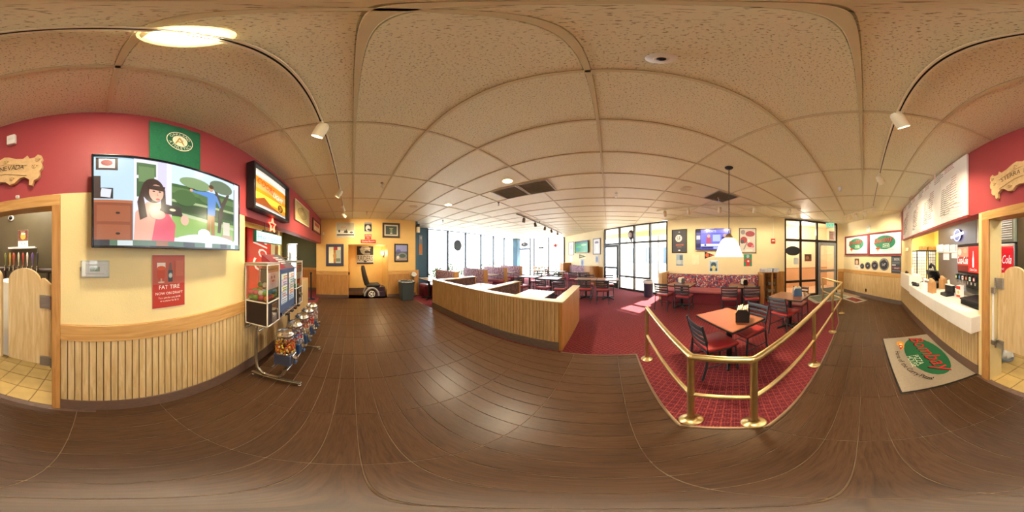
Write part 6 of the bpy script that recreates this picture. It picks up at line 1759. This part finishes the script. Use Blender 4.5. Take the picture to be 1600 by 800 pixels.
picture('sports_poster', 'black framed football players poster right of the lamp shade', 'picture', WD, 1155, 1181.5, 356.5, 395.5, .022, M_black, [('r', 0, 0, 1, 1, '#c9c2bc'), ('e', .2, .85, .14, .1, '#8c8488'), ('e', .65, .78, .3, .12, '#9c3c4c'), ('e', .25, .52, .22, .14, '#a03c48'), ('e', .15, .45, .12, .08, '#50505c'), ('e', .55, .5, .06, .08, '#e4e0da'), ('e', .66, .32, .2, .1, '#b04454'), ('e', .82, .26, .1, .06, '#d0788a'), ('p', [(.2, .12), (.3, .14), (.5, .42), (.44, .46)], '#8e8a88'), ('r', .35, .06, .8, .12, '#e4dcd4')], '#c9c2bc')
poster('sports_flyer', 'green and red player flyer below the football poster', 'flyer', WD, 1162, 1175, 397, 416, [('r', 0, 0, 1, 1, '#3c8a66'), ('e', .5, .82, .18, .14, '#9cb4c0'), ('p', [(.2, .6), (.8, .6), (.95, .4), (.75, .36), (.72, 0), (.3, 0), (.28, .36), (.05, .4)], '#c43a40'), ('e', .55, .42, .12, .08, '#e8e0d8')], '#3c8a66')
r, w, h = wall_thing('fire_alarm_pull', 'red fire alarm pull box under a white conduit on the cream wall', 'fire alarm', WD, 1204.5, 1211, 373, 380, .004)
MB().b2((-w/2, -.045, -h/2), (w/2, 0, h/2), .006).build('box', mat('alarm_red', '#b8322c', .4), r, False)
MB().b2((-w*.3, -.055, -h*.1), (w*.3, -.045, h*.15), .003).build('handle', M_white, r, False)
MB().b2((-.018, -.03, h/2), (.018, -.004, CEIL-r.location.z), .004).build('conduit', M_cream_pl, r, False)
r, w, h = wall_thing('cover_plate', 'pale blank cover plate beside the Giants poster', 'cover plate', WD, 1081.5, 1093, 398, 414, .003)
MB().b2((-w/2, -.008, -h/2), (w/2, 0, h/2), .003).build('plate', mat('pale_cream_plate', '#eadfb8', .5), r, False)
for z in (-.4, .4): MB().cyl((0, -.008, z*h), (0, -.01, z*h), .006, n=8).build('screw', M_steel, r)
# far cream wall
picture('framed_jersey', 'narrow framed white print left of the green television', 'picture', WD, 889, 896.5, 378, 398.5, .03, M_lframe, [('e', .5, .6, .3, .24, '#b9bcc8'), ('r', .2, .1, .8, .2, '#d0d4da')], '#eef0f4')
television('far_television', 'flat television with a green baseball field on the far cream wall', WD, 898.5, 919, 376.5, 395, .09, [('r', 0, 0, 1, 1, '#3a8f5a'), ('r', 0, .84, 1, 1, '#4a5a68'), ('e', .3, .5, .2, .1, '#4aa86a'), ('e', .7, .66, .2, .08, '#8ac07a'), ('r', .1, .0, .8, .05, '#c0b070'), ('e', .2, .3, .06, .16, '#4a7ab0')], '#3a8f5a')
picture('framed_jersey', 'framed white jersey print right of the green television', 'picture', WD, 927, 938.5, 372.5, 397.5, .035, M_lframe, [('e', .5, .76, .3, .1, '#9a98b4'), ('r', .3, .1, .75, .7, '#f6f8fa'), ('r', .2, .2, .3, .6, '#d8e0e8')], '#eceff4')
poster('pennant_poster', 'dark green pennant below the green television', 'pennant', WD, 905, 916, 397, 404, [('p', [(0, 0), (0, 1), (1, .45)], '#5c6a4c'), ('r', .1, .4, .5, .6, '#d8b04c')], '#f0e2b4', edge='#efe2bc')
poster('flyer', 'blue flyer under the green pennant on the far wall', 'flyer', WD, 907.5, 912.5, 405, 416, [('e', .5, .5, .3, .4, '#7a88a8')], '#b4bccc')
poster('flyer', 'blue flyer under the framed jersey on the far wall', 'flyer', WD, 930, 935.5, 399.5, 411, [('e', .5, .5, .3, .4, '#8a94ac')], '#c0c6d2')
poster('flyer', 'pale flyer under the narrow framed print on the far wall', 'flyer', WD, 890.5, 894.5, 400, 409, [('e', .5, .5, .3, .4, '#c8ccd4')], '#e2e4e6')

# ================================================================== CEILING FITTINGS
def cpt(px, py, z=CEIL):
    a, t = ang(px, py); r = (z-H)/tan(t)
    return Vector((r*sin(a), r*cos(a), z))
M_lit = mat('lit_lamp_face', '#fff0cc', .4, emit=14.0, var=0)
def can(label, px, py, R, power, on=True):
    p = cpt(px, py)
    t = thing('recessed_light', label, 'ceiling light', p)
    MB().lathe([(R*.8, .001), (R, -.002), (R*1.12, -.008), (R*1.1, -.002), (R*1.1, .0)], (0, 0, 0), 28).build('trim_ring', M_cream_pl, t)
    MB().cyl((0, 0, -.004), (0, 0, -.001), R*.82, n=28).build('lens', M_lit if on else mat('dull_lens', '#d8cba8', .5), t)
    if on: light('recessed_lamp', 'AREA', (0, 0, -.02), power, (1, .86, .6), R*1.6, parent=t)
    return t
can('bright recessed ceiling light beside the track above the television', 291, 57, .085, 17)
can('lit recessed ceiling light between the two air grilles and the camera', 793, 283, .085, 24)
can('lit recessed ceiling light nearer the street windows', 700.5, 320, .09, 24)
can('unlit round ceiling speaker near the golden wall', 645.5, 323, .11, 0, False)
can('unlit round ceiling speaker before the cream oblique wall', 1073, 295, .11, 0, False)

M_sp = print_mat('printed_paper')
M_hot = mat('spot_face', '#fff1c8', .4, emit=18.0, var=0)
def track(label, a, b, hs, m, warm=True, group=None):
    """track from a to b on the ceiling; hs = list of (t along, aim xyz, power)"""
    a, b = Vector(a), Vector(b); d = b-a; L = d.length; rz = atan2(d.y, d.x)
    t = thing('light_track', label, 'track light', ((a.x+b.x)/2, (a.y+b.y)/2, CEIL-.005), rz)
    MB().b2((-L/2, -.018, -.022), (L/2, -.006, 0), .001).b2((-L/2, .006, -.022), (L/2, .018, 0), .001).build('rail', m, t, False)
    MB().b2((-L/2, -.006, -.008), (L/2, .006, 0)).build('slot', M_black, t, False)
    for s in (-1, 1): MB().b2((s*L/2-.02, -.02, -.026), (s*L/2+.02, .02, 0), .003).build('end_cap', m, t, False)
    inv = Matrix.Rotation(-rz, 3, 'Z')
    for k, (u, aim, pw) in enumerate(hs):
        x = -L/2+L*u
        wp_ = Vector((t.location.x+cos(rz)*x, t.location.y+sin(rz)*x, CEIL-.13))
        dv = inv @ (Vector(aim)-wp_).normalized()
        hd = MB().b2((x-.03, -.016, -.04), (x+.03, .016, -.022), .003).cyl((x, 0, -.04), (x, 0, -.09), .008, n=8).build('adapter', m, t, False)
        q = dv.to_track_quat('Z', 'Y').to_matrix().to_4x4()
        Mx = Matrix.Translation((x, 0, -.125)) @ q
        MB().lathe([(0, -.075), (.03, -.072), (.046, -.05), (.052, -.02), (.052, .085), (.048, .085), (.046, .06), (.0, .058)], n=20, M=Mx).build('lamp_head', m, t)
        if pw > 0:
            MB().cyl(Mx @ Vector((0, 0, .062)), Mx @ Vector((0, 0, .064)), .044, n=18).build('lamp_face', M_hot, t)
            light('spot_lamp', 'SPOT', tuple(wp_+(Vector(aim)-wp_).normalized()*.10), pw, (1, .82, .52), .04, aim, 95, .8)
    return t
M_iv = mat('ivory_enamel', '#e9dfc0')
TRY = -.238
def tr(x): return (x+4.95)/9.25
track('long ivory light track parallel to the red wall', (-4.95, TRY), (4.30, TRY), [
    (tr(-1.24), (-1.9, -1.13, 1.2), 46), (tr(-3.05), (-3.4, -1.13, 1.5), 42), (tr(-4.1), (-5.85, .3, 1.6), 42), (tr(-4.8), (-5.85, .9, 1.7), 42),
    (tr(1.09), (1.9, -1.13, 1.5), 42), (tr(2.42), (3.2, -1.13, 1.6), 42), (tr(4.22), (5.2, -.8, 1.9), 40)], M_iv)
track('short light track before the poster wall', (4.35, -.30), (5.35, .62), [(.30, (5.6, -.4, 1.7), 0), (.60, (5.9, 0, 1.6), 36), (.78, (6.1, .2, 1.6), 0), (.96, (6.4, .5, 1.6), 36)], M_iv)
track('ivory light track before the cream oblique wall', (1.42, 4.52), (4.20, 1.74), [(.06, (2.2, 5.6, 1.7), 26), (.24, (2.8, 5.0, 1.7), 26), (.45, (3.5, 4.4, 1.6), 26), (.68, (4.2, 3.6, 1.6), 26), (.92, (4.9, 2.9, 1.6), 26)], M_iv)
M_brz = mat('bronze_track', '#6a5a3c', .4, .4)
track('bronze light track over the middle of the dining room', (-2.72, 4.35), (-2.72, 9.3), [(.09, (-3.2, 4.9, 0), 0), (.27, (-2.0, 5.6, 0), 0), (.47, (-3.4, 6.9, 0), 0), (.64, (-2.0, 7.6, 0), 0), (.84, (-2.8, 8.8, 0), 0)], M_brz)

# sprinklers
for k, (px, py, lab) in enumerate(((597, 292, 'chrome sprinkler head near the golden wall'), (573, 337, 'chrome sprinkler head above the alcove'), (779, 322, 'dark sprinkler head past the air grilles'), (963, 308, 'sprinkler head before the entrance glazing'), (692, 350, 'dark sprinkler head by the street windows'), (843, 352, 'dark sprinkler head over the middle dining tables'), (1123, 315, 'white sprinkler head before the cream oblique wall'))):
    p = cpt(px, py-6)
    t = thing('sprinkler_head', lab, 'sprinkler', p, 0, 'ceiling sprinklers')
    m = M_chrome if k in (0, 1, 3, 6) else M_black
    MB().lathe([(.032, 0), (.03, -.006), (.012, -.012), (.01, -.05), (0, -.05)], (0, 0, 0), 16).build('escutcheon', m, t)
    MB().tube([(-.014, 0, -.045), (-.018, 0, -.065), (0, 0, -.085), (.018, 0, -.065), (.014, 0, -.045)], .003, 6).build('frame', m, t)
    MB().cyl((0, 0, -.085), (0, 0, -.088), .02, n=12).build('deflector', m, t)
t = thing('smoke_detector', 'small white detector on the ceiling before the glass lobby', 'detector', cpt(1313, 293))
MB().lathe([(.05, 0), (.05, -.015), (.035, -.03), (.03, -.06), (.022, -.075), (0, -.078)], (0, 0, 0), 20).build('body', M_white, t)
MB().cyl((0, 0, -.078), (0, 0, -.083), .012, n=10).build('sensor', M_steel, t)
t = thing('ceiling_camera', 'white round fisheye camera on the ceiling with black lens', 'camera', cpt(1033.5, 91))
MB().lathe([(.05, 0), (.052, -.006), (.045, -.014), (.026, -.018), (.024, -.022), (0, -.022)], (0, 0, 0), 28).build('housing', M_white, t)
MB().sph((0, 0, -.02), .017, 14).build('lens', M_bezel, t)
# air grilles
M_gr = mat('grey_grille', '#b0aea6', .5, .0)
for k, (x, y, lab) in enumerate(((-1.88, 2.77, 'dark ceiling air grille, left one of the pair'), (-1.28, 2.77, 'dark ceiling air grille, right one of the pair'), (2.30, 2.77, 'grey ceiling air grille behind the hanging lamp'))):
    t = thing('air_grille', lab, 'air vent', (x, y, CEIL-.004), 0, 'ceiling air grilles')
    fr_ = MB()
    for s in (-1, 1): fr_.b2((s*.29, -.29, -.008), (s*.265, .29, 0), .001).b2((-.265, s*.29, -.008), (.265, s*.265, 0), .001)
    fr_.build('frame', M_gr, t, False)
    MB().b2((-.265, -.265, -.001), (.265, .265, 0)).build('backing', mat('duct_dark', '#7c7a74', .8), t, False)
    for q in range(12): MB().box((0, -.24+q*.0436, -.005), (.53, .026, .003), rot=Matrix.Rotation(.5, 4, 'X')).build('louvre', M_gr, t, False)

# pendant lamp
pp = cpt(1139, 262)
pd = thing('pendant_lamp', 'cream glass bell pendant lamp hanging over the dining tables', 'lamp', pp)
MB().lathe([(0, -.03), (.02, -.03), (.055, -.012), (.06, 0), (0, 0)], (0, 0, 0), 24).build('canopy', M_black, pd)
zs = 1.77-CEIL
lk = []
MB().cyl((0, 0, -.03), (0, 0, zs+.07), .005, n=8).build('cord', M_black, pd)
n_l = 22
link = MB().tube([(.010*cos(k*pi/4), 0, .018*sin(k*pi/4)) for k in range(8)], .0022, 5, True).mesh('chain_link', M_brass)
for k in range(n_l): place('chain_link', link, pd, (.0, 0, -.05+(zs+.12)*(k/n_l)), (k % 2)*pi/2)
MB().lathe([(0, zs+.09), (.02, zs+.085), (.05, zs+.05), (.06, zs+.02), (.05, zs+.015), (0, zs+.03)], (0, 0, 0), 20).build('fitter', M_brass, pd)
M_shade = mat('glowing_cream_glass', '#fff0c0', .4, emit=1.6, var=0)
MB().lathe([(.05, zs+.03), (.095, zs+.005), (.13, zs-.05), (.16, zs-.13), (.185, zs-.20), (.196, zs-.235), (.190, zs-.237), (.178, zs-.2), (.153, zs-.13), (.123, zs-.05), (.09, zs), (.05, zs+.022)], (0, 0, 0), 36).build('shade', M_shade, pd)
MB().sph((0, 0, zs-.10), .035, 12).build('bulb', M_lit, pd)
light('pendant_light', 'POINT', (0, 0, zs-.17), 22, (1, .86, .6), .05, parent=pd)
